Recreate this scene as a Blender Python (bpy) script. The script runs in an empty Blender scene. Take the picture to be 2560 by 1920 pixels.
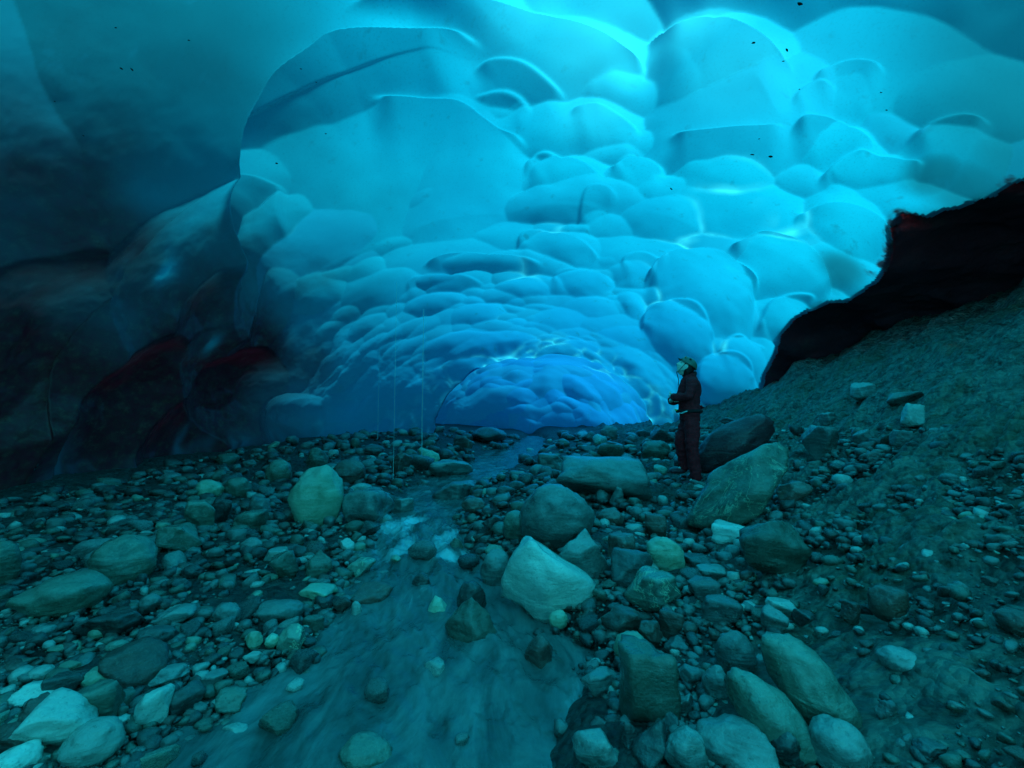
import bpy, bmesh, math, random
import numpy as np
from mathutils import Vector, Matrix
R = math.radians
rng = np.random.default_rng(7)
random.seed(7)
sc = bpy.context.scene
col = sc.collection

# ------------------------------------------------------------------ camera, sky, sun, exposure
CAM = np.array([0.0, 0.0, 1.3]); PITCH = R(4.0); FPX = 1138.0
cam = bpy.data.objects.new('camera', bpy.data.cameras.new('camera')); col.objects.link(cam)
cam.location = CAM; cam.rotation_euler = (R(90) + PITCH, 0, 0)
cam.data.sensor_width = 36; cam.data.lens = 36 * FPX / 2560
cam.data.clip_start = 0.05; cam.data.clip_end = 500
sc.camera = cam
SUN_EL, SUN_AZ = 52.0, 148.0          # azimuth of the sun from +y (ahead) clockwise to +x (right)
w = bpy.data.worlds.new("World"); sc.world = w; w.use_nodes = True
nt = w.node_tree; bg = nt.nodes['Background']
sky = nt.nodes.new('ShaderNodeTexSky'); sky.sky_type = 'NISHITA'; sky.sun_disc = False
sky.sun_elevation = R(SUN_EL); sky.sun_rotation = R(SUN_AZ)
nt.links.new(sky.outputs[0], bg.inputs[0]); bg.inputs[1].default_value = 0.07
sl = bpy.data.lights.new('sun', 'SUN'); sl.energy = 3.2; sl.angle = R(10); sl.color = (1, .97, .92)
sun = bpy.data.objects.new('sun', sl); col.objects.link(sun)
sd = Vector((math.cos(R(SUN_EL)) * math.sin(R(SUN_AZ)), math.cos(R(SUN_EL)) * math.cos(R(SUN_AZ)), math.sin(R(SUN_EL))))
sun.rotation_euler = sd.to_track_quat('Z', 'Y').to_euler(); sun.location = sd * 60
sc.view_settings.view_transform = 'Standard'; sc.view_settings.look = 'None'
sc.view_settings.exposure = 0.72; sc.view_settings.gamma = 1
try:
    sc.cycles.max_bounces = 8; sc.cycles.diffuse_bounces = 4; sc.cycles.transmission_bounces = 6
    sc.cycles.use_denoising = True; sc.cycles.sample_clamp_indirect = 6
except Exception: pass

# ------------------------------------------------------------------ numpy helpers
def ray(px, py):
    v = np.array([(px - 1280) / FPX, 1.0, -(py - 960) / FPX])
    c, s = math.cos(PITCH), math.sin(PITCH)
    v = np.array([v[0], v[1] * c - v[2] * s, v[1] * s + v[2] * c])
    return v / np.linalg.norm(v)
_perm = np.random.default_rng(3).permutation(256); _perm = np.concatenate([_perm, _perm])
_g = np.random.default_rng(4).normal(size=(256, 3)); _g /= np.linalg.norm(_g, axis=1)[:, None]
def perlin(P):
    P = np.asarray(P, float); i = np.floor(P).astype(int); f = P - i; i &= 255
    u = f * f * f * (f * (f * 6 - 15) + 10); out = 0
    for a in (0, 1):
        for b in (0, 1):
            for c in (0, 1):
                h = _perm[_perm[_perm[(i[..., 0] + a) & 255] + ((i[..., 1] + b) & 255)] + ((i[..., 2] + c) & 255)] & 255
                d = ((f - np.array([a, b, c])) * _g[h]).sum(-1)
                wgt = (u[..., 0] if a else 1 - u[..., 0]) * (u[..., 1] if b else 1 - u[..., 1]) * (u[..., 2] if c else 1 - u[..., 2])
                out = out + d * wgt
    return out
def fbm(P, o=4, gain=.5):
    P = np.asarray(P, float); s = 0; a = 1
    for k in range(o): s = s + a * perlin(P * 2 ** k + 17.3 * k); a *= gain
    return s
def xyz(x, y, z=0.0):
    x, y, z = np.broadcast_arrays(np.asarray(x, float), np.asarray(y, float), np.asarray(z, float)); return np.stack([x, y, z], -1)
def sstep(a, b, x):
    t = np.clip((np.asarray(x, float) - a) / (b - a), 0, 1); return t * t * (3 - 2 * t)

# ------------------------------------------------------------------ object helpers
def tag(o, label=None, cat=None, group=None, kind=None):
    for k, v in (('label', label), ('category', cat), ('group', group), ('kind', kind)):
        if v: o[k] = v
    return o
def mesh_np(name, V, F, mat=None, parent=None, smooth=True, attrs=None):
    V = np.asarray(V, np.float32); F = np.asarray(F, np.int32); k = F.shape[1]
    me = bpy.data.meshes.new(name); me.vertices.add(len(V)); me.vertices.foreach_set('co', V.ravel())
    me.loops.add(F.size); me.loops.foreach_set('vertex_index', F.ravel())
    me.polygons.add(len(F)); me.polygons.foreach_set('loop_start', np.arange(0, F.size, k, dtype=np.int32))
    me.polygons.foreach_set('loop_total', np.full(len(F), k, np.int32))
    me.polygons.foreach_set('use_smooth', np.full(len(F), smooth))
    for nm, arr in (attrs or {}).items():
        at = me.attributes.new(nm, 'FLOAT', 'POINT'); at.data.foreach_set('value', np.asarray(arr, np.float32).ravel())
    me.update(); me.validate()
    if mat: me.materials.append(mat)
    o = bpy.data.objects.new(name, me); col.objects.link(o)
    if parent: o.parent = parent
    return o
def grid_faces(n, m, wrap=False):
    i = np.arange(n - 1)[:, None]; j = np.arange(m if wrap else m - 1)[None, :]; j2 = (j + 1) % m
    return np.stack([i * m + j, i * m + j2, (i + 1) * m + j2, (i + 1) * m + j], -1).reshape(-1, 4)
_ico = {}
def ico(n):
    if n not in _ico:
        bm = bmesh.new(); bmesh.ops.create_icosphere(bm, subdivisions=n, radius=1)
        V = np.array([v.co[:] for v in bm.verts]); F = np.array([[v.index for v in f.verts] for f in bm.faces]); bm.free()
        _ico[n] = (V, F)
    return _ico[n]

# ------------------------------------------------------------------ materials
class Mat:
    def __init__(s, name):
        s.m = bpy.data.materials.new(name); s.m.use_nodes = True; s.t = s.m.node_tree; s.t.nodes.clear()
        s.out = s.t.nodes.new('ShaderNodeOutputMaterial')
    def n(s, typ, **kw):
        nd = s.t.nodes.new('ShaderNode' + typ)
        for k, v in kw.items():
            if k.startswith('i_'):
                key = k[2:]; key = int(key) if key.isdigit() else key.replace('_', ' ')
                s.set(nd.inputs[key], v)
            else: setattr(nd, k, v)
        return nd
    def set(s, sock, v):
        if isinstance(v, bpy.types.NodeSocket): s.t.links.new(v, sock)
        elif isinstance(v, tuple) and len(v) == 3 and sock.type == 'RGBA': sock.default_value = (*v, 1)
        else: sock.default_value = v
    def coords(s, scale=(1, 1, 1), obj=True):
        c = s.n('TexCoord'); mp = s.n('Mapping', i_Scale=scale); s.set(mp.inputs[0], c.outputs['Object' if obj else 'Generated']); return mp.outputs[0]
    def noise(s, vec, scale, detail=4, rough=.55, dist=0):
        return s.n('TexNoise', i_Vector=vec, i_Scale=scale, i_Detail=detail, i_Roughness=rough, i_Distortion=dist).outputs[0]
    def ramp(s, fac, stops):
        r = s.n('ValToRGB', i_Fac=fac); e = r.color_ramp.elements
        while len(e) < len(stops): e.new(.5)
        for el, (p, c) in zip(e, stops): el.position = p; el.color = (*c, 1) if isinstance(c, tuple) else (c, c, c, 1)
        return r.outputs[0]
    def mix(s, fac, a, b, blend='MIX'):
        m = s.n('Mix', data_type='RGBA', blend_type=blend); s.set(m.inputs[0], fac); s.set(m.inputs[6], a); s.set(m.inputs[7], b); return m.outputs[2]
    def math(s, op, a, b=0.0, clamp=False):
        m = s.n('Math', operation=op, use_clamp=clamp); s.set(m.inputs[0], a); s.set(m.inputs[1], b); return m.outputs[0]
    def bump(s, h, strength=.5, dist=.02):
        return s.n('Bump', i_Height=h, i_Strength=strength, i_Distance=dist).outputs[0]
    def bsdf(s, **kw):
        b = s.n('BsdfPrincipled', **kw); s.set(s.out.inputs[0], b.outputs[0]); return b

def ice_material():
    m = Mat('ice')
    v = m.coords((1, 1, 1))
    at = lambda n: m.n('Attribute', attribute_name=n).outputs['Fac']
    thick, deep, dirt, thin = at('thick'), at('deep'), at('dirt'), at('thin')
    n1 = m.noise(v, .55, 3, .5)
    base = m.mix(m.ramp(n1, [(.35, 0.), (.7, 1.)]), (.0016, .42, .62), (.0012, .31, .49))
    bub = m.ramp(m.noise(v, 38, 3, .7), [(.30, 0.), (.46, 1.)]); base = m.mix(m.math('MULTIPLY', m.math('SUBTRACT', 1., bub), .35), base, (.002, .16, .26))
    crk = m.ramp(m.noise(m.coords((1., 1., .45)), 1.15, 9, .62, 1.2), [(.494, 0.), (.5, 1.), (.506, 0.)]); base = m.mix(m.math('MULTIPLY', crk, .18), base, (.002, .30, .45))
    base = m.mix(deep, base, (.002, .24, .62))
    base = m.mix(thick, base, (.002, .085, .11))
    vs = m.coords((1.6, 1.6, .12))
    streak = m.ramp(m.noise(vs, 3.2, 4, .6), [(.62, 0.), (.74, 1.)])
    base = m.mix(m.math('MULTIPLY', streak, .5), base, (.003, .17, .25))
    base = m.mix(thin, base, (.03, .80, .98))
    mott = m.ramp(m.noise(v, 9, 6, .7), [(.38, (.26, .020, .032)), (.55, (.22, .036, .038)), (.70, (.26, .07, .055))])
    base = m.mix(m.math('MULTIPLY', at('tone'), .45), base, (.003, .25, .42))
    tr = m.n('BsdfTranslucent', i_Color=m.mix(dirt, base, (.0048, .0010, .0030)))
    df = m.n('BsdfDiffuse', i_Color=m.mix(dirt, (.012, .10, .13), mott))
    add = m.n('AddShader'); m.set(add.inputs[0], tr.outputs[0]); m.set(add.inputs[1], df.outputs[0])
    bmp = m.bump(m.math('ADD', m.noise(v, 2.2, 3, .5), m.math('MULTIPLY', m.math('MULTIPLY', m.noise(v, 26, 5, .65), dirt), .5)), .25, .05)
    gl = m.n('BsdfGlossy', i_Color=(.85, .95, 1), i_Roughness=.10, i_Normal=bmp)
    fr = m.n('Fresnel', i_IOR=1.31, i_Normal=bmp)
    mx = m.n('MixShader', i_Fac=m.math('MULTIPLY', fr.outputs[0], .7)); m.set(mx.inputs[1], add.outputs[0]); m.set(mx.inputs[2], gl.outputs[0])
    m.set(m.out.inputs[0], mx.outputs[0]); return m.m

def stone_material(name, c1, c2, silt=(.36, .42, .34), wet=.35, siltamt=.6, vein=0.0, scale=1.0):
    m = Mat(name); v = m.coords((1, 1, 1))
    oi = m.n('ObjectInfo'); rnd = oi.outputs['Random']
    vo = m.n('VectorMath', operation='ADD'); m.set(vo.inputs[0], v)
    cmb = m.n('CombineXYZ'); m.set(cmb.inputs[0], m.math('MULTIPLY', rnd, 31.)); m.set(vo.inputs[1], cmb.outputs[0]); v = vo.outputs[0]
    big = m.noise(v, 3.5 * scale, 5, .6, .6)
    c = m.mix(m.ramp(big, [(.32, 0.), (.68, 1.)]), c1, c2)
    mpw = m.n('Mapping', i_Vector=v, i_Rotation=(.5, .9, .4), i_Scale=(1.2, 1.2, 6.)); wvn = m.noise(mpw.outputs[0], 2.6 * scale, 6, .65, .8)
    c = m.mix(m.math('MULTIPLY', m.ramp(wvn, [(.50, 0.), (.62, 1.)]), .40), c, silt)
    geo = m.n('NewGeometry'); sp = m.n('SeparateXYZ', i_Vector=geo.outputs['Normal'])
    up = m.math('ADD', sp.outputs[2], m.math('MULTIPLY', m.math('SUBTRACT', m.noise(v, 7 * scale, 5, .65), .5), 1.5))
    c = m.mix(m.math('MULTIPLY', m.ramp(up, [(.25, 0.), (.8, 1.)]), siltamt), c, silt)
    sp2 = m.noise(v, 60 * scale, 3, .7)
    c = m.mix(m.math('MULTIPLY', m.ramp(sp2, [(.58, 0.), (.70, 1.)]), .16), c, (.5, .52, .42))
    c = m.mix(m.math('MULTIPLY', m.ramp(sp2, [(.30, 1.), (.42, 0.)]), .35), c, (.03, .025, .02))
    if vein:
        vv = m.ramp(m.noise(v, 2.5, 6, .7, 1.5), [(.49, 0.), (.505, 1.), (.52, 0.)])
        c = m.mix(m.math('MULTIPLY', vv, vein), c, (.7, .75, .5))
    hv = m.n('HueSaturation', i_Value=m.math('ADD', m.math('MULTIPLY', rnd, .8), .75), i_Color=c)
    h = m.math('ADD', m.math('ADD', m.noise(v, 9 * scale, 8, .65), m.math('MULTIPLY', wvn, .8)), m.math('MULTIPLY', m.noise(v, 70 * scale, 3, .6), .25))
    rg = m.ramp(m.noise(v, 5 * scale, 3, .6), [(.3, wet), (.7, min(1, wet + .3))])
    m.bsdf(i_Base_Color=hv.outputs[0], i_Roughness=rg, i_Coat_Weight=.55, i_Coat_Roughness=.12, i_Coat_IOR=1.4, i_Normal=m.bump(h, .7, .03)); return m.m
def ground_material():
    m = Mat('wet_gravel'); v = m.coords()
    a = m.n('Attribute', attribute_name='slope').outputs['Fac']
    n1 = m.noise(v, 1.3, 7, .65, .4); n2 = m.noise(v, 9, 6, .7, .5)
    c = m.mix(m.ramp(n2, [(.35, 0.), (.65, 1.)]), (.025, .021, .020), (.11, .105, .09))
    vs = m.coords((1.3, 3.2, 3.2))
    silt = m.mix(m.ramp(m.noise(vs, 3.4, 8, .7, .6), [(.36, 0.), (.62, 1.)]), (.03, .03, .026), (.26, .27, .22))
    silt = m.mix(m.ramp(n1, [(.5, 0.), (.68, .75)]), silt, (.16, .12, .06))
    c = m.mix(a, c, silt)
    vor = m.n('TexVoronoi', i_Vector=v, i_Scale=24., feature='F1'); vor2 = m.n('TexVoronoi', i_Vector=v, i_Scale=9., feature='F1')
    h = m.math('ADD', m.math('MULTIPLY', vor.outputs[0], -.8), m.math('MULTIPLY', vor2.outputs[0], -1.))
    h = m.math('ADD', h, m.noise(v, 6, 9, .7))
    m.bsdf(i_Base_Color=c, i_Roughness=m.ramp(n2, [(.3, .35), (.7, .75)]), i_Normal=m.bump(h, .9, .06)); return m.m
def water_material():
    m = Mat('silty_water'); v = m.coords((1.0, .55, 1))
    n1 = m.noise(m.coords((1.7, .62, 1)), 2.4, 6, .58, .9)
    foam = m.n('Attribute', attribute_name='foam').outputs['Fac']
    fo = m.ramp(m.math('ADD', m.math('MULTIPLY', n1, .8), m.math('MULTIPLY', foam, .55)), [(.72, 0.), (.95, 1.)])
    c = m.mix(m.ramp(n1, [(.36, 0.), (.66, 1.)]), (.09, .13, .125), (.29, .36, .345))
    c = m.mix(fo, c, (.72, .85, .85))
    h = m.math('ADD', m.noise(m.coords((1.5, .6, 1)), 7, 4, .5, .8), m.math('MULTIPLY', n1, .8))
    m.bsdf(i_Base_Color=c, i_Roughness=.06, i_IOR=1.33, i_Alpha=m.ramp(fo, [(0., .80), (.6, 1.)]), i_Normal=m.bump(h, .5, .04)); return m.m
def plain(name, c, rough=.7, var=.25, scale=30., bump=.3, **kw):
    m = Mat(name); v = m.coords(); n = m.noise(v, scale, 5, .6)
    cc = m.mix(m.ramp(n, [(.3, 0.), (.7, 1.)]), tuple(x * (1 - var) for x in c), tuple(min(1, x * (1 + var)) for x in c))
    m.bsdf(i_Base_Color=cc, i_Roughness=rough, i_Normal=m.bump(n, bump, .01), **kw); return m.m
def rock_wall_material():
    m = Mat('shade_dark_rock'); v = m.coords(); n = m.noise(v, 1.6, 8, .65, .3)
    c = m.ramp(n, [(.35, (.22, .03, .045)), (.6, (.28, .05, .065)), (.75, (.28, .09, .09))])  # shade of the gap put into the rock colour
    m.bsdf(i_Base_Color=c, i_Roughness=.75, i_Specular_IOR_Level=.03, i_Normal=m.bump(m.noise(v, 4, 8, .65), .7, .1)); return m.m
M_ICE = ice_material(); M_GROUND = ground_material(); M_WATER = water_material(); M_WALL = rock_wall_material()
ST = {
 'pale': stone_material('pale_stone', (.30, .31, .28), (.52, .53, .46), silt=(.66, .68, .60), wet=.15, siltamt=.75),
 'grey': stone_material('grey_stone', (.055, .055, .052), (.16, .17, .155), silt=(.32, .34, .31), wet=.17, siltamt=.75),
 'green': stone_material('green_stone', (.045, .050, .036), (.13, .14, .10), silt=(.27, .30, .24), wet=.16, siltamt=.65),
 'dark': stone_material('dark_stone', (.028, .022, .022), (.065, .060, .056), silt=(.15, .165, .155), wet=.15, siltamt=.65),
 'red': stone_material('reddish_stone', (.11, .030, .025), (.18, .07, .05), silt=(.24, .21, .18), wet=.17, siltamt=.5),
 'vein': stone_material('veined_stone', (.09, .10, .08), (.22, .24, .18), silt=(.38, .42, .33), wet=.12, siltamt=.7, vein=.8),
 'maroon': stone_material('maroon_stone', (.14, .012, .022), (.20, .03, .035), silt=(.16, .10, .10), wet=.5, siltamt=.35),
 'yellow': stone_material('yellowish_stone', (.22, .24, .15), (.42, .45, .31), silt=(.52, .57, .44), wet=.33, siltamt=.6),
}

# ------------------------------------------------------------------ ground height
def stream_x(y):
    c = np.interp(y, [0, 1.5, 2.6, 3.6, 5, 7, 9, 12, 16], [-.62, -.58, -.30, -.62, -1.0, -1.05, -.55, .25, .8])
    h = np.interp(y, [0, 1.5, 2.6, 3.6, 5, 7, 9, 12, 16], [1.0, 1.0, .85, .62, .45, .55, .75, .8, .3])
    return c, h
def water_z(y): return np.interp(y, [-10, 1, 3, 4.2, 5, 8, 12, 16, 30], [-.02, -.02, .0, .10, .14, .22, .38, .55, .6])
def ground_z(x, y):
    x = np.asarray(x, float); y = np.asarray(y, float)
    c, h = stream_x(y); wz = water_z(y)
    d = np.abs(x - c) / h
    z = wz + np.interp(d, [0, .6, 1.0, 1.35, 2.5], [-.14, -.10, -.005, .075, .12])
    left = np.clip(-(x - c) - 1.0, 0, None); z = z + .10 * np.minimum(left, 3.0) + .03 * np.clip(left - 3, 0, 6)
    foot = np.interp(y, [0, 2, 4, 6, 9, 13, 16], [.75, .95, 1.45, 2.15, 2.7, 3.2, 3.2])
    k = np.interp(y, [0, 5, 9, 12, 15, 20], [.47, .58, .60, .52, .3, .1])
    r = np.clip(x - foot, 0, None); z = z + k * (r - .35 * (1 - np.exp(-r / .35))) + .10 * sstep(0, 1, x - c)
    return z
def ground_n(x, y):
    P = xyz(x, y); c, h = stream_x(y); 
    amp = .05 + .16 * sstep(1.2, 3.0, x - c) 
    rough = fbm(P * 1.4, 5, .55)
    lump = np.abs(fbm(P * 5.1 + 9, 3, .6))
    wx = sstep(1.6, .9, np.abs(x - c) / h) * .30 * fbm(P * 1.7 + 33, 3)
    return ground_z(x + wx, y) + amp * rough * 1.3 - sstep(1.5, 3., np.asarray(x) - c) * lump * .14
def hit(px, py, tmax=40, f=ground_z):
    d = ray(px, py); t = .5
    while t < tmax:
        p = CAM + d * t
        if p[2] < f(p[0], p[1]): break
        t += .02 + t * .002
    return CAM + d * t

# ground sheet: rings round the camera
rr = np.concatenate([[0.02, .4], np.geomspace(.9, 22, 430), np.geomspace(23, 90, 12)])
th = np.concatenate([np.linspace(R(-72), R(72), 760), np.linspace(R(74), R(286), 60)])
RR, TH = np.meshgrid(rr, th, indexing='ij')
X = RR * np.sin(TH); Y = RR * np.cos(TH)
Z = ground_n(X, Y)
slope = sstep(-.2, .5, X - np.interp(Y, [0, 2, 4, 6, 9, 13, 16], [.75, .95, 1.45, 2.15, 2.7, 3.2, 3.2]) + .35 * perlin(xyz(X, Y) * 1.7))
o = mesh_np('ground', xyz(X, Y, Z).reshape(-1, 3), grid_faces(len(rr), len(th), True), M_GROUND, attrs={'slope': slope})
tag(o, kind='structure')

# stream
ys = np.concatenate([np.linspace(-3, .9, 20), np.geomspace(1, 17, 420)]); us = np.linspace(-1.45, 1.45, 180)
YY, UU = np.meshgrid(ys, us, indexing='ij'); c_, h_ = stream_x(YY); XX = c_ + UU * h_
Pq = xyz(XX, YY)
rap = sstep(3.3, 4.3, YY) * (1 - sstep(5.0, 6., YY)) + .6 * np.exp(-((YY - 2.6) / .7) ** 2)
flow = xyz(XX * 1.3 + YY * .5, YY * .55 - XX * .25)
ZZ = water_z(YY) + .018 * fbm(flow * 4.5, 4, .6) * (1 + 2.2 * rap) + .007 * perlin(flow * 14)
foam = np.clip(rap * (.45 + .9 * fbm(xyz(XX * 2.2, YY * 1.1), 3)) + .35 * np.exp(-((XX + 1.05) ** 2 / .06 + (YY - 5.1) ** 2 / .25)) + .6 * np.exp(-((XX + .62) ** 2 / .03 + (YY - 3.3) ** 2 / .2)), 0, 1)
o = mesh_np('stream', xyz(XX, YY, ZZ).reshape(-1, 3), grid_faces(len(ys), len(us)), M_WATER, attrs={'foam': foam})
tag(o, kind='structure')

# ------------------------------------------------------------------ the ice vault
KY = [-9, -4, 2, 5, 8, 11, 13.2, 13.9, 15, 17]
KL = [-6.3, -6.0, -5.0, -4.8, -5.2, -4.9, -3.6, -2.5, -3.6, -3.4]        # left edge x
KR = [7.5, 7.4, 7.2, 7.0, 6.9, 6.3, 5.0, 4.55, 5.6, 5.2]          # right edge x
KH = [6.2, 6.2, 5.7, 5.3, 4.9, 4.2, 3.5, 3.12, 3.6, 3.4]         # crown height
Z0 = -.5
def vault(s, a):
    s, a = np.broadcast_arrays(np.asarray(s, float), np.asarray(a, float))
    y = np.where(s < 17, s, 17 + 5 * np.sin(np.clip((s - 17) / 5, 0, 1) * math.pi / 2))
    k = np.where(s < 17, 1., np.cos(np.clip((s - 17) / 5, 0, 1) * math.pi / 2))
    kb = np.where(s > -5, 1., np.cos(np.clip((-5 - s) / 4, 0, 1) * math.pi / 2)); k = np.minimum(k, kb)
    yy = np.minimum(s, 17)
    L = np.interp(yy, KY, KL); Rr = np.interp(yy, KY, KR); H = np.interp(yy, KY, KH)
    cx = (L + Rr) / 2; hw = (Rr - L) / 2 * k; hh = (H - Z0) * k
    ca, sa = np.cos(a), np.sin(a)
    ex = np.sign(ca) * np.abs(ca) ** .9
    ez = np.sign(sa) * np.abs(sa) ** .85
    return xyz(cx - hw * ex, y, Z0 + hh * ez)
def inside(p):
    s = p[1]; yy = min(s, 17)
    k = 1. if s < 17 else math.sqrt(max(1e-6, 1 - ((s - 17) / 5) ** 2))
    L = np.interp(yy, KY, KL); Rr = np.interp(yy, KY, KR); H = np.interp(yy, KY, KH)
    hw = (Rr - L) / 2 * k; hh = (H - Z0) * k
    u = abs(p[0] - (L + Rr) / 2) / hw; v = max(0, p[2] - Z0) / hh
    return s < 21.9 and u ** (2 / .9) + v ** (2 / .85) < 1
def vhit(px, py):
    d = ray(px, py); t = 1.
    while t < 40:
        p = CAM + d * t
        if not inside(p): break
        t += .03
    return CAM + d * t
def angle_of(p):
    yy = min(p[1], 17); L = np.interp(yy, KY, KL); Rr = np.interp(yy, KY, KR); H = np.interp(yy, KY, KH)
    u = (p[0] - (L + Rr) / 2) / ((Rr - L) / 2); v = max(0, p[2] - Z0) / (H - Z0)
    return math.atan2(v ** (1 / .85), -np.sign(u) * abs(u) ** (1 / .9))
# hanging right edge of the ice: outline of the gap between the ice and the bedrock, as seen from the path
GAP = np.array([(1500, 3000), (1720, 1230), (1735, 1075), (1745, 1012), (1775, 1022), (1805, 1018), (1850, 1016), (1905, 985), (1915, 935), (1944, 880), (1952, 838), (1990, 798), (2040, 770), (2078, 757),
  (2118, 757), (2150, 735), (2196, 706), (2222, 668), (2236, 620), (2228, 572), (2255, 553), (2256, 537), (2300, 541), (2322, 544), (2360, 529), (2405, 523), (2440, 503), (2490, 489), (2530, 462), (2560, 452), (2700, 420), (3000, 380), (4500, 330), (9000, 300), (9000, 4000), (1500, 4000)], float)
def project(P):
    d = np.asarray(P, float) - CAM; c, s_ = math.cos(PITCH), math.sin(PITCH)
    fw = d[..., 1] * c + d[..., 2] * s_; up = -d[..., 1] * s_ + d[..., 2] * c
    ok = fw > .2; f_ = np.where(ok, fw, 1)
    return 1280 + FPX * d[..., 0] / f_, 960 - FPX * up / f_, ok
def gap_depth(P):
    'signed distance in metres into the gap (positive inside)'
    P = np.asarray(P, float).reshape(-1, 3); x, y, ok = project(P); ins = np.zeros(len(P), bool); dist = np.full(len(P), 1e9)
    A_, B_ = GAP, np.roll(GAP, -1, 0)
    for (ax, ay), (bx, by) in zip(A_, B_):
        cnd = ((ay > y) != (by > y)); xi = ax + (y - ay) * (bx - ax) / (by - ay if by != ay else 1e-9); ins ^= cnd & (x < xi)
        ex, ey = bx - ax, by - ay; t = np.clip(((x - ax) * ex + (y - ay) * ey) / (ex * ex + ey * ey), 0, 1); dist = np.minimum(dist, np.hypot(x - ax - t * ex, y - ay - t * ey))
    rng_ = np.linalg.norm(P - CAM, axis=1); m = dist / FPX * np.minimum(rng_, 12); m = np.where(ins, m, -m)
    back = (P[:, 0] - 3.5) * .6 + (2.9 + .35 * (1.5 - P[:, 1]).clip(0, 4) - P[:, 2]); m2 = np.where(P[:, 0] > 2, np.minimum(2.9 - P[:, 2], (P[:, 0] - 2)), -1.)
    near = P[:, 1] < 2.0
    return np.where(ok & ~(near & (P[:, 1] < .6)), m, m2)
# hand-placed hollows: box in the 2212-wide view (x0, y0, x1, y1), depth factor
CELLS = [(-300,-350,640,560,.10),(545,100,1090,640,.13),(800,258,1160,590,.13),(735,-20,1200,125,.24),(850,30,1400,290,.24),
 (1020,226,1160,302,.3),(1020,168,1250,290,.25),(1220,250,1400,345,.28),(1120,345,1330,455,.28),(1310,345,1440,440,.3),
 (1080,-130,1450,95,.26),(1375,45,1720,315,.32),(1450,-160,1750,50,.24),(1700,-250,2260,330,.12),(1735,145,1925,305,.22),(1690,195,1830,300,.22),
 (1680,273,1905,405,.26),(1430,315,1700,480,.26),(1330,415,1550,540,.26),(1110,505,1330,592,.28),(1390,545,1640,760,.34),
 (1560,515,1800,690,.28),(1570,420,1700,530,.34),(1700,395,1925,600,.28),(1740,338,2000,440,.26),(1900,270,2220,450,.28),
 (1380,655,1545,800,.34),(1540,725,1665,840,.34),(1490,765,1640,890,.34),(1620,640,1765,770,.34),(905,555,1190,602,.26),(870,598,1060,632,.28),
 (1185,588,1330,645,.3),(1310,558,1445,645,.3),(1240,435,1345,505,.28),(1110,430,1190,480,.3),(548,448,668,690,.42),(470,400,556,490,.3),
 (1060,600,1200,650,.28),(1330,620,1400,700,.3),(870,270,930,360,.3),(1870,560,1930,650,.3),(-150,500,330,1130,.5),(200,700,400,1180,.5),(330,850,520,1100,.5),(-250,450,120,820,.45),(420,760,640,960,.5),(560,850,720,960,.5),
 (640,600,760,700,.3),(740,560,860,640,.28),(380,560,560,760,.25)]
S112 = 2560 / 2212
seeds = []
for x0, y0, x1, y1, dep in CELLS:
    x0, y0, x1, y1 = [v * S112 for v in (x0, y0, x1, y1)]; xm, ym = (x0 + x1) / 2, (y0 + y1) / 2
    l, r_, t, b = vhit(x0, ym), vhit(x1, ym), vhit(xm, y0), vhit(xm, y1)
    e1 = r_ - l; r1 = np.linalg.norm(e1) / 2; e1 /= 2 * r1
    e2 = b - t; r2 = np.linalg.norm(e2) / 2; e2 /= 2 * r2
    n = np.cross(e1, e2); n /= np.linalg.norm(n); e2 = np.cross(n, e1)
    cpt = (l + r_ + t + b) / 4; cpt = vhit(xm, ym) * .5 + cpt * .5
    rr_ = math.sqrt(r1 * r2)
    seeds.append((cpt, e1, e2, n, r1, r2, rr_ * 1.2, dep * min(rr_, 1.6), 0))
# smaller scallops strewn over the rest of the vault
rs = np.random.default_rng(21)
pts = []
tries = 0; n_p = 0; PA = np.zeros((2000, 3)); PS = np.zeros(2000)
HC, HE1, HE2 = (np.array([q[k] for q in seeds]) for k in (0, 1, 2)); HR1, HR2 = (np.array([q[k] for q in seeds]) for k in (4, 5))
while len(pts) < 900 and tries < 60000:
    tries += 1
    s = rs.uniform(-6, 22) if rs.random() < .35 else rs.uniform(7, 22); a = rs.uniform(.0, 3.1)
    p = vault(s, a)
    size = float(np.interp(s, [-6, 3, 6, 9, 12, 14, 15, 22], [1.6, 1.3, .85, .62, .48, .45, .75, .9])) * (.45 + 1.3 * rs.random() ** 1.6)
    if p[0] > 3 and s < 9: size *= .75
    if p[0] < -2 and p[1] < 6.5: size *= 1.9
    if n_p and (np.linalg.norm(PA[:n_p] - p, axis=1) < .66 * (size + PS[:n_p])).any(): continue
    if s < 7 and ((((p - HC) * HE1).sum(1) / HR1) ** 2 + (((p - HC) * HE2).sum(1) / HR2) ** 2 < .9).any(): continue
    PA[n_p] = p; PS[n_p] = size; n_p += 1
    pts.append((p, size, s, a))
for p, size, s, a in pts:
    e = .03; pa = vault(s, a + e) - vault(s, a - e); ps = vault(s + e, a) - vault(s - e, a)
    e1 = pa / (np.linalg.norm(pa) + 1e-9); e2 = ps - e1 * (ps @ e1); e2 /= np.linalg.norm(e2) + 1e-9
    ang = rs.uniform(-.4, .4) if s < 13.5 else rs.uniform(-1.5, 1.5); e1, e2 = e1 * math.cos(ang) + e2 * math.sin(ang), e2 * math.cos(ang) - e1 * math.sin(ang)
    n = np.cross(e1, e2)
    seeds.append((p, e1, e2, n, size * rs.uniform(1.1, 2.2), size * rs.uniform(.7, 1.1), size * 1.2, rs.uniform(.2, .36) * size * float(np.interp(s, [8, 12], [1, .62])), 1))
ss = np.concatenate([np.linspace(-9, 1.2, 90), np.geomspace(1.23, 14.6, 720), np.linspace(14.63, 22, 230)[:-1]])
aa = np.linspace(0, 1, 820)
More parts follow.
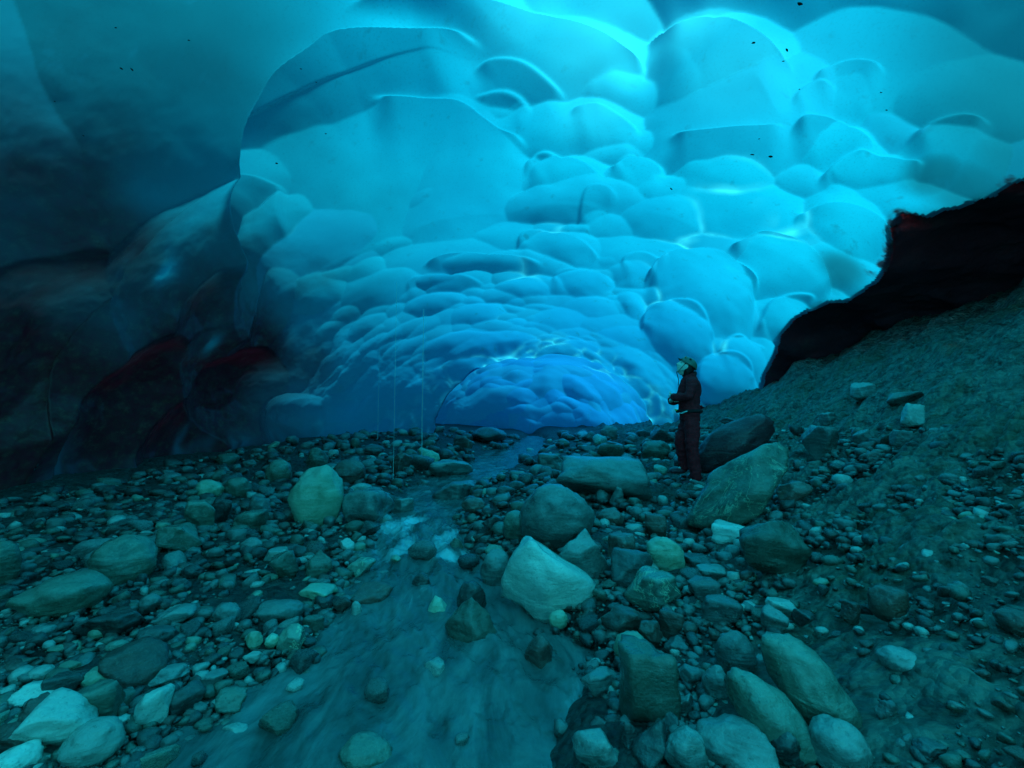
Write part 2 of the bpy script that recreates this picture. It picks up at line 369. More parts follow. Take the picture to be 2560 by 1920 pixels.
S2, A01 = np.meshgrid(ss, aa, indexing='ij')
A2 = -.05 + A01 * (math.pi + .1)
B = vault(S2, A2)
du = np.gradient(B, axis=0); dv = np.gradient(B, axis=1)
N = np.cross(du, dv); N /= np.linalg.norm(N, axis=-1)[..., None] + 1e-9
cen = np.stack([np.full_like(S2, 1.0), S2, np.full_like(S2, 1.0)], -1)
flip = ((B - cen) * N).sum(-1) < 0; N[flip] *= -1
BW = B + .16 * np.stack([fbm(B * .9 + 3, 3), fbm(B * .9 + 31, 3), fbm(B * .9 + 57, 3)], -1) + .018 * np.stack([perlin(B * 3 + 3), perlin(B * 3 + 31), perlin(B * 3 + 57)], -1)
h1 = np.full(S2.shape, .35); h2 = np.full(S2.shape, .6); tonef = np.zeros(S2.size)
flatB = BW.reshape(-1, 3); h1f = h1.ravel(); h2f = h2.ravel()
yflat = flatB[:, 1]; order = np.argsort(yflat); ysorted = yflat[order]
for cpt, e1, e2, n, r1, r2, rn, dep, kd in seeds:
    reach = 1.9 * max(r1, r2)
    i0, i1 = np.searchsorted(ysorted, [cpt[1] - reach, cpt[1] + reach]); idx = order[i0:i1]
    d = flatB[idx] - cpt
    q = ((d @ e1) / r1) ** 2 + ((d @ e2) / r2) ** 2 + ((d @ n) / rn) ** 2
    hv = dep * (q - 1) * (1.12 if kd == 0 else 1.05); tn_ = rs.random() ** 1.5 * (.35 if kd == 0 else 1)
    a1 = h1f[idx]; nw = hv < a1
    h2f[idx] = np.where(nw, a1, np.minimum(h2f[idx], hv)); h1f[idx] = np.where(nw, hv, a1); tonef[idx] = np.where(nw, tn_, tonef[idx])
h1 = h1f.reshape(S2.shape); h2 = h2f.reshape(S2.shape)
disp = -np.clip(h1, -.6, .12)
disp += .05 * fbm(B * .5, 2) + .34 * fbm(B * .75 + 71, 3, .42) * np.exp(-((S2 - 14.2) / 1.3) ** 2) + .22 * sstep(14, 15.5, S2) * fbm(B * .8 + 91, 2, .4)
lf = 1 - sstep(.35, 1.0, A2); disp += lf * .14 * fbm(B * 1.1 + 5, 5, .5)
# overhanging rims: each is a real step in the roof, sharp at the rim and dying away inside the hollow
RIMS = [([(560, 700), (545, 560), (533, 440), (556, 330), (598, 258), (632, 210), (700, 163), (742, 135), (830, 118), (950, 113), (1040, 138), (1078, 172)], [(1130, 300), (1000, 560), (700, 760)], .42, 1.1),
        ([(742, 98), (800, 55), (900, 28), (1010, 28), (1150, 42), (1260, 75), (1345, 108), (1392, 150), (1398, 215)], [(1300, 300), (1100, 260), (900, 112)], .34, .8),
        ([(1370, 118), (1392, 84), (1440, 52), (1500, 42), (1560, 50), (1640, 96), (1700, 160), (1728, 205)], [(1680, 300), (1500, 320), (1400, 260)], .32, .8),
        ([(800, 268), (900, 264), (1010, 266), (1060, 292), (1120, 318), (1160, 345)], [(1100, 500), (950, 540), (830, 480)], .20, .6),
        ([(1380, 640), (1400, 600), (1440, 562), (1500, 545), (1560, 555), (1610, 600), (1640, 650)], [(1600, 740), (1500, 760), (1400, 720)], .26, .5),
        ([(1555, 560), (1590, 528), (1650, 515), (1720, 535), (1770, 590), (1795, 650)], [(1740, 690), (1640, 660)], .20, .45),
        ([(1425, 330), (1450, 317), (1540, 318), (1640, 312), (1700, 300)], [(1700, 420), (1560, 470), (1440, 430)], .16, .5),
        ([(1680, 330), (1730, 285), (1800, 276), (1860, 300), (1900, 340)], [(1860, 390), (1740, 400)], .16, .5),
        ([(1745, 420), (1790, 375), (1860, 345), (1930, 350), (2000, 372)], [(1960, 440), (1800, 450)], .16, .4),
        ([(905, 590), (960, 563), (1040, 556), (1120, 568), (1190, 590)], [(1120, 612), (950, 612)], .14, .35)]
for rim, hh, amp_, ln_ in [([(1021, 268), (1030, 240), (1085, 228), (1140, 245), (1162, 285)], 35, .14, .30), ([(1022, 215), (1035, 185), (1075, 172), (1150, 190), (1245, 245)], 55, .16, .35),
        ([(1224, 300), (1240, 262), (1290, 252), (1345, 270), (1402, 308)], 60, .15, .35), ([(1121, 410), (1140, 360), (1185, 346), (1250, 366), (1325, 412)], 60, .18, .40),
        ([(1312, 405), (1325, 362), (1370, 346), (1420, 368), (1442, 405)], 50, .16, .32), ([(1110, 560), (1122, 518), (1165, 505), (1240, 530), (1310, 572)], 50, .15, .35),
        ([(1735, 225), (1768, 168), (1830, 147), (1890, 158), (1922, 195)], 90, .16, .45), ([(1690, 275), (1715, 228), (1760, 198), (1815, 212)], 70, .12, .35),
        ([(556, 570), (553, 490), (582, 456), (630, 452), (655, 470), (668, 580)], 90, .22, .40), ([(500, 530), (515, 505), (535, 470)], 60, .12, .3),
        ([(1700, 520), (1712, 480), (1770, 460), (1850, 468), (1935, 505)], 90, .20, .45), ([(1380, 735), (1386, 688), (1440, 668), (1500, 690), (1545, 750)], 90, .18, .35),
        ([(1542, 790), (1555, 745), (1605, 733), (1655, 765)], 60, .15, .28), ([(1620, 730), (1645, 670), (1700, 650), (1765, 655)], 90, .18, .32), ([(1495, 850), (1500, 795), (1550, 770), (1600, 788), (1625, 840)], 80, .15, .28),
        ([(1185, 625), (1200, 598), (1250, 590), (1330, 605)], 40, .12, .25), ([(1335, 600), (1345, 565), (1390, 558), (1445, 590)], 50, .12, .25), ([(1240, 505), (1262, 445), (1310, 433), (1345, 460)], 60, .12, .3),
        ([(870, 640), (900, 608), (970, 600), (1060, 620)], 35, .10, .25), ([(1930, 330), (1990, 285), (2070, 270), (2150, 290)], 140, .2, .5)]:
    a0, a1 = rim[0], rim[-1]; RIMS.append((rim, [(a1[0] * .8 + a0[0] * .2, a1[1] + hh), (a0[0] * .8 + a1[0] * .2, a0[1] + hh)], amp_ * .6, ln_ * 1.15))
def smooth_line(P, n=6):
    P = np.array(P, float); Q_ = np.vstack([2 * P[0] - P[1], P, 2 * P[-1] - P[-2]]); out = []
    for i in range(1, len(Q_) - 2):
        for t in np.arange(n) / n:
            a_, b_, c_2, d_2 = Q_[i - 1:i + 3]; out.append(.5 * (2 * b_ + (c_2 - a_) * t + (2 * a_ - 5 * b_ + 4 * c_2 - d_2) * t * t + (3 * b_ - a_ - 3 * c_2 + d_2) * t ** 3))
    return [tuple(q) for q in out] + [tuple(P[-1])]
bx_, by_, bok = project(B); bx_ /= S112; by_ /= S112; rngB = np.linalg.norm(B - CAM, axis=-1)
for rim, rest, amp_, ln_ in RIMS:
    rim = smooth_line(rim); poly = rim + rest; ins = np.zeros(S2.shape, bool); dpx = np.full(S2.shape, 1e9); sel = bok & (bx_ > min(p[0] for p in poly) - 5) & (bx_ < max(p[0] for p in poly) + 5) & (by_ > min(p[1] for p in poly) - 5) & (by_ < max(p[1] for p in poly) + 5)
    X_, Y_ = bx_[sel], by_[sel]; i_ = np.zeros(X_.shape, bool); d_ = np.full(X_.shape, 1e9); e_ = np.full(X_.shape, 1e9)
    wob = 6 * perlin(B[sel] * 1.1 + 5); Y_ = Y_ + wob
    for k in range(len(poly)):
        (ax, ay), (cx_, cy_) = poly[k], poly[(k + 1) % len(poly)]
        cnd = (ay > Y_) != (cy_ > Y_); i_ ^= cnd & (X_ < ax + (Y_ - ay) * (cx_ - ax) / ((cy_ - ay) if cy_ != ay else 1e-9))
        ex, ey = cx_ - ax, cy_ - ay; t = np.clip(((X_ - ax) * ex + (Y_ - ay) * ey) / (ex * ex + ey * ey), 0, 1); dk = np.hypot(X_ - ax - t * ex, Y_ - ay - t * ey)
        if k < len(rim) - 1: d_ = np.minimum(d_, dk)
        else: e_ = np.minimum(e_, dk)
    dm = d_ * S112 / FPX * rngB[sel]; endf = np.ones_like(dm)
    en_ = np.minimum(np.hypot(X_ - rim[0][0], Y_ - rim[0][1]), np.hypot(X_ - rim[-1][0], Y_ - rim[-1][1])) * S112 / FPX * rngB[sel]
    disp[sel] += np.where(i_, sstep(0, .8 * ln_, en_) * amp_ * np.exp(-(dm / ln_) ** 1.3) * sstep(0, .09, dm) * sstep(0, .85 * ln_, e_ * S112 / FPX * rngB[sel]), 0)
fade = sstep(22, 21, S2) * sstep(-9, -8, S2)
V = B + N * (disp * fade)[..., None]
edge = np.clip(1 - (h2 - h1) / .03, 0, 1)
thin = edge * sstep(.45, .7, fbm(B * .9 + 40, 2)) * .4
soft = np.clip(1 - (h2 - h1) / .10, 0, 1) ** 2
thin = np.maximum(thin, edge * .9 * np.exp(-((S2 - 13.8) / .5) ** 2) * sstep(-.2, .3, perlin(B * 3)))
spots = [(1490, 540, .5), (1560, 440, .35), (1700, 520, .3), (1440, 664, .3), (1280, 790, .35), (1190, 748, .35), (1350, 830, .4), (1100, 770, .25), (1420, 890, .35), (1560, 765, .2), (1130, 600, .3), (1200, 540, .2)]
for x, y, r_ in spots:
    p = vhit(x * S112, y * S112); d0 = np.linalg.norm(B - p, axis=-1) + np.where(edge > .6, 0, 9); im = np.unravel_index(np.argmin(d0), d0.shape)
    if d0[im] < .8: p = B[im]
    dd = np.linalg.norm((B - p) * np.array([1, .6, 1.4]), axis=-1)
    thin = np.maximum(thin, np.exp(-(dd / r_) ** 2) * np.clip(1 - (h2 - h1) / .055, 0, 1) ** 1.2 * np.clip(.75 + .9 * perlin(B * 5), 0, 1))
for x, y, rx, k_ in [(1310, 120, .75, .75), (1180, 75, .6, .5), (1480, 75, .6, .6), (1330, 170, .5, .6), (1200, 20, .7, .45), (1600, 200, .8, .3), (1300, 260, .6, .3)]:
    p = vhit(x * S112, y * S112); thin = np.maximum(thin, k_ * np.exp(-(np.linalg.norm(B - p, axis=-1) / rx) ** 2))  # brighter glow of the crown put into the transmission colour
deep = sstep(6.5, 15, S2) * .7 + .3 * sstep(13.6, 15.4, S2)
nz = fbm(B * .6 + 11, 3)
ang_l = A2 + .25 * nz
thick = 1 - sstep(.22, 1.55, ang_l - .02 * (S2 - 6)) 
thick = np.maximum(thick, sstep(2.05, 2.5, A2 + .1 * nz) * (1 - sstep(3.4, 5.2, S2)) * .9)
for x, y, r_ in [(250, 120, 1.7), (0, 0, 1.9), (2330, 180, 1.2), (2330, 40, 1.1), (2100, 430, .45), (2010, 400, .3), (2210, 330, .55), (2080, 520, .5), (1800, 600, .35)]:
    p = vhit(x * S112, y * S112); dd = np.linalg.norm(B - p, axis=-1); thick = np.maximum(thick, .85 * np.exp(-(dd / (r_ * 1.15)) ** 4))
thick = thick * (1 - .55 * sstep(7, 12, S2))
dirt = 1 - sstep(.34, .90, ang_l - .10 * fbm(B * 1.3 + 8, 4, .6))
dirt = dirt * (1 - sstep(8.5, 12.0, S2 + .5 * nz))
for x, y, rx, ry in [(400, 610, .14, .26), (425, 650, .08, .12), (475, 750, .12, .2), (455, 985, .12, .5), (700, 920, .06, .5), (340, 1060, .16, .3), (235, 1050, .28, .45), (520, 960, .5, .18), (610, 950, .4, .12)]:
    p = vhit(x * S112, y * S112); k_ = np.exp(-((B[..., 2] - p[2]) / ry) ** 2 - (np.linalg.norm((B - p)[..., :2], axis=-1) / rx) ** 2)
    k_ = k_ * sstep(-.3, .2, perlin(B * np.array([4, 4, 1.5])) + .1); dirt = dirt * (1 - (.85 if y < 800 else .6) * k_); thick = thick * (1 - (.6 if y < 700 else .1) * k_)
GD = gap_depth(V).reshape(S2.shape)
dirt = np.maximum(dirt, .95 * sstep(-.10, .10, GD * .45 + .8 * fbm(B * 1.5 + 4, 6, .62) * np.exp(GD * 1.1) - .12) * (1 - sstep(6.5, 9, S2)))
bk = 1 - sstep(-3.2, .6, S2); thin = np.maximum(thin, .95 * bk); thick *= 1 - bk; dirt *= 1 - bk  # unseen roof behind the camera, brightened to light the foreground

FI = grid_faces(*S2.shape); VF = V.reshape(-1, 3); q_ = FI[FI.shape[0] // 2 + 400]
GDf = GD.ravel() + .05 * perlin(VF * 6) ; FI = FI[GDf[FI].mean(1) < 0]; q_ = FI[FI.shape[0] // 3]
if np.cross(VF[q_[1]] - VF[q_[0]], VF[q_[2]] - VF[q_[0]]) @ (VF[q_[0]] - np.array([1., VF[q_[0]][1], 1.])) > 0: FI = FI[:, ::-1]
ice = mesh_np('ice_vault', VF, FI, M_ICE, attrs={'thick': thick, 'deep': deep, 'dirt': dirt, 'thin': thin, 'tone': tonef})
tag(ice, 'glowing blue scalloped ice roof and walls of the cave', 'ice cave')

# unlit gap, its shade put into a dark rock colour: an added opaque skin that leaves the ice edge and bulges outward and back
ci = slice(0, S2.shape[0], 2); cj = slice(int(S2.shape[1] * .5), S2.shape[1], 1); SY = S2[ci, cj]
Q, QN, gd = V[ci, cj], N[ci, cj], GD[ci, cj]
Q2 = Q + QN * (.05 + np.clip(gd, 0, 1.8) * .9)[..., None] + QN * (.30 * fbm(Q * .8, 6, .55) * sstep(.1, .8, gd))[..., None]
# the wall runs down into the slope
FQ = grid_faces(*SY.shape); keep = gd.ravel()[FQ].mean(1) > -.10; FQ = FQ[keep]
o = mesh_np('gap_rock', Q2.reshape(-1, 3), FQ, M_WALL)
tag(o, 'unlit gap between the gravel slope and hanging ice edge, closed by added dark rock', 'rock wall')
#--STONES--
# ------------------------------------------------------------------ stones
def stone_verts(seed, lvl=4, planes=12, sharp=.6, rough=.05, kind='a'):
    g = np.random.default_rng(seed); V0, F = ico(lvl); v = V0.copy()
    n = g.normal(size=(planes, 3)); n /= np.linalg.norm(n, axis=1)[:, None]
    d = g.uniform(.42, .80, planes) if kind != 'r' else g.uniform(.6, .9, planes)
    if kind in 'fb': n = np.vstack([n, [[.05, .0, 1]]]); d = np.append(d, .5)
    if kind == 'b': n = np.vstack([n, [[0, -1, .1], [1, .2, 0], [-1, .1, 0]]]); d = np.append(d, [.6, .66, .66])
    n /= np.linalg.norm(n, axis=1)[:, None]
    dt = v @ n.T; rad = np.where(dt > .05, d / np.maximum(dt, .05), 9.); rad = np.concatenate([rad, np.full((len(v), 1), 1.08)], 1)
    p = 7 + 40 * sharp; r = (rad ** -p).sum(1) ** (-1 / p)
    if kind == 'r': r = .35 * r + .65 * .85
    v = v * r[:, None]
    o = g.uniform(-50, 50, 3)
    nr = fbm(v * 1.6 + o, 2) * .16 + rough * fbm(v * 5 + o, 3, .55) - rough * .7 * np.abs(perlin(v * 3.2 + o))
    v = v * (1 + nr)[:, None]
    if kind == 't':
        zt = (v[:, 2] - v[:, 2].min()) / np.ptp(v[:, 2]); v[:, 0] = v[:, 0] * (1.06 - .50 * zt ** 2.2) - .14 * zt; v[:, 1] *= (1.05 - .35 * zt)
    lo, hi = v.min(0), v.max(0); v = (v - (lo + hi) / 2) / (hi - lo) * 2
    return v, F
def surf(x, y):
    c, h = stream_x(y); gz = ground_z(x, y); return max(float(gz), float(water_z(y))) if abs(x - c) < h * 1.1 else float(gz)
placed = []     # (x, y, r)
ANCH = []       # (px, py, short name)
sid = [100]
def put_stone(x0, y0, x1, y1, mat, kind, label, short=None, roll=0, sink=.16, dratio=.85, group=None, lvl=4, name='boulder', data=None):
    """box in photo pixels -> a real stone standing on the ground there"""
    xm = (x0 + x1) / 2; sid[0] += 1
    W_, T_ = x1 - x0, y1 - y0
    if roll: 
        cr, sr = abs(math.cos(R(roll))), abs(math.sin(R(roll))); yb = (y0 + y1) / 2 + (W_ * sr + T_ * cr) / 2
    else: yb = y1
    p = hit(xm, yb, f=surf); dist = math.hypot(p[0], p[1]); hd = np.array([p[0], p[1], 0]) / dist
    W = W_ / FPX * p[1]; D = W * dratio
    if roll: D = min(W, T_ / FPX * p[1]) * 1.0
    p = p + hd * D * .42; W = W_ / FPX * p[1]; eps = math.atan2(CAM[2] - p[2], dist)
    T = T_ / FPX * p[1]
    H = max(.38 * W, (T - D * .55 * math.sin(eps)) / math.cos(eps)) if not roll else T * 1.0
    H = H / (1 - sink) if not roll else H
    gz = float(ground_z(p[0], p[1]))
    wz = surf(p[0], p[1]); base = (gz + wz) / 2
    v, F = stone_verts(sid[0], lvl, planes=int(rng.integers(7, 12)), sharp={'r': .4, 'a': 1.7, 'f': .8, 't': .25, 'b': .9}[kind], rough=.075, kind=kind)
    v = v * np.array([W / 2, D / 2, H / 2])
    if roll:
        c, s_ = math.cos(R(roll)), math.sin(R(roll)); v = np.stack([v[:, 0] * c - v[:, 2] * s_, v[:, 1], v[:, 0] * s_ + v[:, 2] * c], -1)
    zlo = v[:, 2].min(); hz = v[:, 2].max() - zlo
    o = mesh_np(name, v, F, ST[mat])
    o.location = (p[0], p[1], base - zlo - hz * (sink if not roll else .12))
    o.rotation_euler = (0, 0, -math.atan2(p[0], p[1]))
    tag(o, label, 'boulder' if name == 'boulder' else 'stone', group)
    placed.append((p[0], p[1], max(W, D) / 2)); 
    if short: ANCH.append((xm, (y0 + y1) / 2, short))
    return o
def LQ(x0, y0, x1, y1): k = 1280 / 2212; return x0 * k, 960 + y0 * k, x1 * k, 960 + y1 * k
def RQ(x0, y0, x1, y1): k = 1280 / 2212; return 1280 + x0 * k, 960 + y0 * k, 1280 + x1 * k, 960 + y1 * k
L_ST = [
 (100,1410,375,1635,'pale','a','largest pale angular boulder at the bottom left corner','the largest pale boulder in the bottom left corner'),
 (285,1540,495,1720,'pale','r','pale teal rounded boulder cut by the bottom edge, right of the largest pale corner boulder',None),
 (-20,1620,140,1740,'pale','r','pale stone cropped by the bottom left corner of the photo',None),
 (65,1322,225,1412,'pale','a','bright pale stone lying over a dark brown stone near the left edge','the bright stone near the left edge'),
 (130,1238,215,1300,'pale','r','small bright pebble above a dark slab near the left edge',None),
 (305,1345,500,1520,'green','a','grey-green angular boulder behind the largest pale corner boulder','the grey-green angular boulder at the lower left'),
 (595,1370,730,1510,'pale','a','bright pale wedge stone standing alone at the lower left water edge','the pale wedge stone at the lower left'),
 (480,1455,560,1510,'pale','a','small bright triangular stone left of the pale wedge stone',None),
 (365,1250,495,1350,'yellow','r','round speckled pale stone above the grey-green angular boulder',None),
 (185,1262,350,1368,'dark','a','dark blue-grey slab left of the round speckled stone',None),
 (460,1160,690,1335,'red','a','large dark brown-red boulder in the lower left cobbles','the dark brown-red boulder at the lower left'),
 (935,1340,1055,1438,'green','a','pale green angular stone at the lower left water edge',None),
 (850,1278,970,1338,'grey','f','flat pale green-grey stone half washed by the lower left water',None),
 (970,1462,1070,1508,'pale','a','low whitish flat stone in the shallow water at the lower left',None),
 (740,1330,870,1450,'dark','a','dark streaked stone between the pale wedge stone and the pale green one',None),
 (100,855,425,1030,'green','r','large smooth low green-grey boulder at the left edge below the dark ice','the smooth low boulder at the left'),
 (412,672,640,885,'green','r','large rounded boulder with a pale vertical stripe left of centre bank','the pale-striped boulder on the left bank'),
 (-60,690,60,875,'green','r','green-grey boulder cut by the left edge under the black ice',None),
 (690,620,850,740,'green','b','blocky green boulder in front of its twin on the upper left bank',None),
 (805,512,915,655,'green','b','tall blocky brown-green boulder behind the low green block on the left bank','the blocky green boulders on the left bank'),
 (848,418,958,500,'yellow','r','bright yellowish rounded stone near the foot of the dark ice',None),
 (975,408,1080,498,'green','r','round green stone right of the bright yellowish stone at the ice foot',None),
 (1252,365,1475,615,'yellow','r','tallest upright brownish boulder on the left bank below the ice','the tallest upright boulder on the left bank'),
 (1325,278,1415,372,'green','r','rounded brown-green boulder behind the top of the tallest upright boulder',None),
 (1480,470,1700,645,'grey','a','large pale angular boulder beside the stream, right of the tallest upright boulder','the pale angular boulder beside the stream'),
 (1685,478,1790,560,'grey','a','small pale peaked boulder at the edge of the upper stream',None),
 (1690,298,1785,392,'red','a','reddish grey boulder under the falling water threads',None),
 (1435,330,1575,438,'red','r','round red-sided boulder behind the pale angular boulder',None),
 (1150,330,1255,435,'green','r','brown-green boulder left of the rounded boulder at the ice foot',None),
 (1080,488,1165,580,'grey','a','grey stone with a bright glint left of the tallest upright boulder',None),
 (1018,552,1152,632,'green','f','flat green stone lying low in the dark left bank gravel',None),
 (915,502,992,602,'dark','b','upright dark block below the round green stone',None),
 (1160,340,1090,400,'grey','a',None,None),
 (1043,672,1132,742,'grey','r','pale blue rounded stone in the middle of the left bank','the pale blue stone on the left bank'),
 (1145,718,1250,772,'pale','f','small pale flat stone right of the pale blue rounded stone',None),
 (1165,738,1282,862,'green','a','pointed brown-green stone leaning in the left bank',None),
 (1325,738,1430,852,'green','t','dark pointed green stone near the stream bend',None),
 (1470,678,1530,736,'pale','a','small square whitish stone on the stream bank',None),
 (1540,598,1640,668,'dark','a','dark brown stone in front of the pale angular boulder',None),
 (1297,903,1455,972,'yellow','f','bright mottled flat stone near the left shore of the rapids','the bright mottled flat stone by the rapids'),
 (1105,950,1300,1052,'grey','r','large smooth grey oval stone left of the bright mottled one','the smooth grey oval stone'),
 (925,958,1030,1048,'grey','r','smooth round grey stone standing upright in the left cobbles',None),
 (668,975,830,1062,'grey','a','angular blue-grey stone in the middle of the left cobbles','the angular blue-grey stone'),
 (600,1060,750,1148,'dark','r','dark rounded stone below the angular blue-grey stone',None),
 (345,1030,590,1135,'dark','f','long dark slab above the dark brown-red boulder',None),
 (1303,1015,1395,1088,'green','f','pale green flat-topped stone below the bright mottled one',None),
 (1065,1085,1130,1160,'yellow','r','small pale green egg-shaped stone at the left water edge',None),
 (1145,1100,1200,1155,'yellow','r','small yellowish round pebble between two greenish stones at the shore',None),
 (1198,1070,1315,1182,'vein','a','dark stone with a bright curved vein at the left shore','the stone with a bright curved vein'),
 (1053,1178,1130,1228,'pale','f','small pale blue flat stone just above the left water edge',None),
 (608,920,695,1002,'grey','a','steep blue-grey stone behind the angular blue-grey one',None),
 (730,850,820,912,'dark','f','low brownish stone in the open dark sand of the left bank',None),
 (933,805,982,858,'grey','r','small round blue-grey stone alone on the dark sand',None),
 (790,790,872,852,'dark','r','dark rounded cobble at the upper edge of the dark sand patch',None),
 (640,1258,795,1335,'grey','a','grey-blue angular slab right of the round speckled stone',None),
 (463,1120,547,1182,'green','r','small round green stone on top of the dark brown-red boulder edge',None),
 (540,1128,632,1180,'yellow','f','low pale green stone behind the dark brown-red boulder',None),
 (150,1060,230,1110,'grey','r','small greenish cobble below the smooth low boulder',None),
 (1520,850,1692,950,'red','a','dark red angular rock jutting to the stream from the left bank','the dark red angular rock by the stream'),
 (1500,760,1620,840,'vein','f','streaked slaty stone above the dark red angular rock',None),
 (1850,885,1950,985,'yellow','t','yellow-green pointed stone standing in the rapids','the yellow-green stone in the rapids'),
 (1975,835,2100,985,'dark','r','dark brown rounded boulder left of the largest pale boulder',None),
 (1925,905,2145,1110,'green','t','brown-green streaked boulder in the stream, left of the largest pale boulder','the streaked boulder in the stream'),
 (1775,790,1865,880,'dark','t','dark pointed wedge stone in the narrow stream',None),
 (1995,503,2097,572,'red','r','dark brown round stone in the upper stream pool','the dark round stone in the upper pool'),
 (2080,575,2172,647,'dark','a','dark angular stone right of the upper stream pool',None),
 (1943,650,2002,716,'green','t','small pointed green stone at the right side of the stream',None),
 (1870,410,2062,500,'grey','f','broad flat pale boulder left of the upper stream',None),
 (1850,352,2042,405,'grey','f','long low flat boulder behind the broad flat pale one, left of the upper stream',None),
 (1518,928,1562,1000,'pale','r','small pale egg-shaped stone standing at the left shore of the rapids',None),
 (1470,1490,1690,1660,'green','r','large round boulder under the shallow water at the bottom','the drowned boulder at the bottom'),
 (90,1380,220,1505,'red','a','dark brown stone under the bright stone near the left edge',None),
 (-20,1520,110,1640,'red','a','dark brown stone at the left edge above the bottom left corner',None),
 (2075,730,2210,880,'grey','r','blue-grey rounded boulder left of the dark one behind the largest pale boulder',None),
 (1560,265,1660,310,'dark','r','low dark boulder at the foot of the scalloped far ice',None),
 (1955,222,2050,300,'red','a','reddish dark rock where the gravel meets the far ice',None),
 (2030,190,2190,262,'dark','a','black jagged rock under the far ice arch','the black jagged rock under the far arch'),
 (1750,250,1820,300,'grey','a','grey stone right of the falling water thread',None),
]
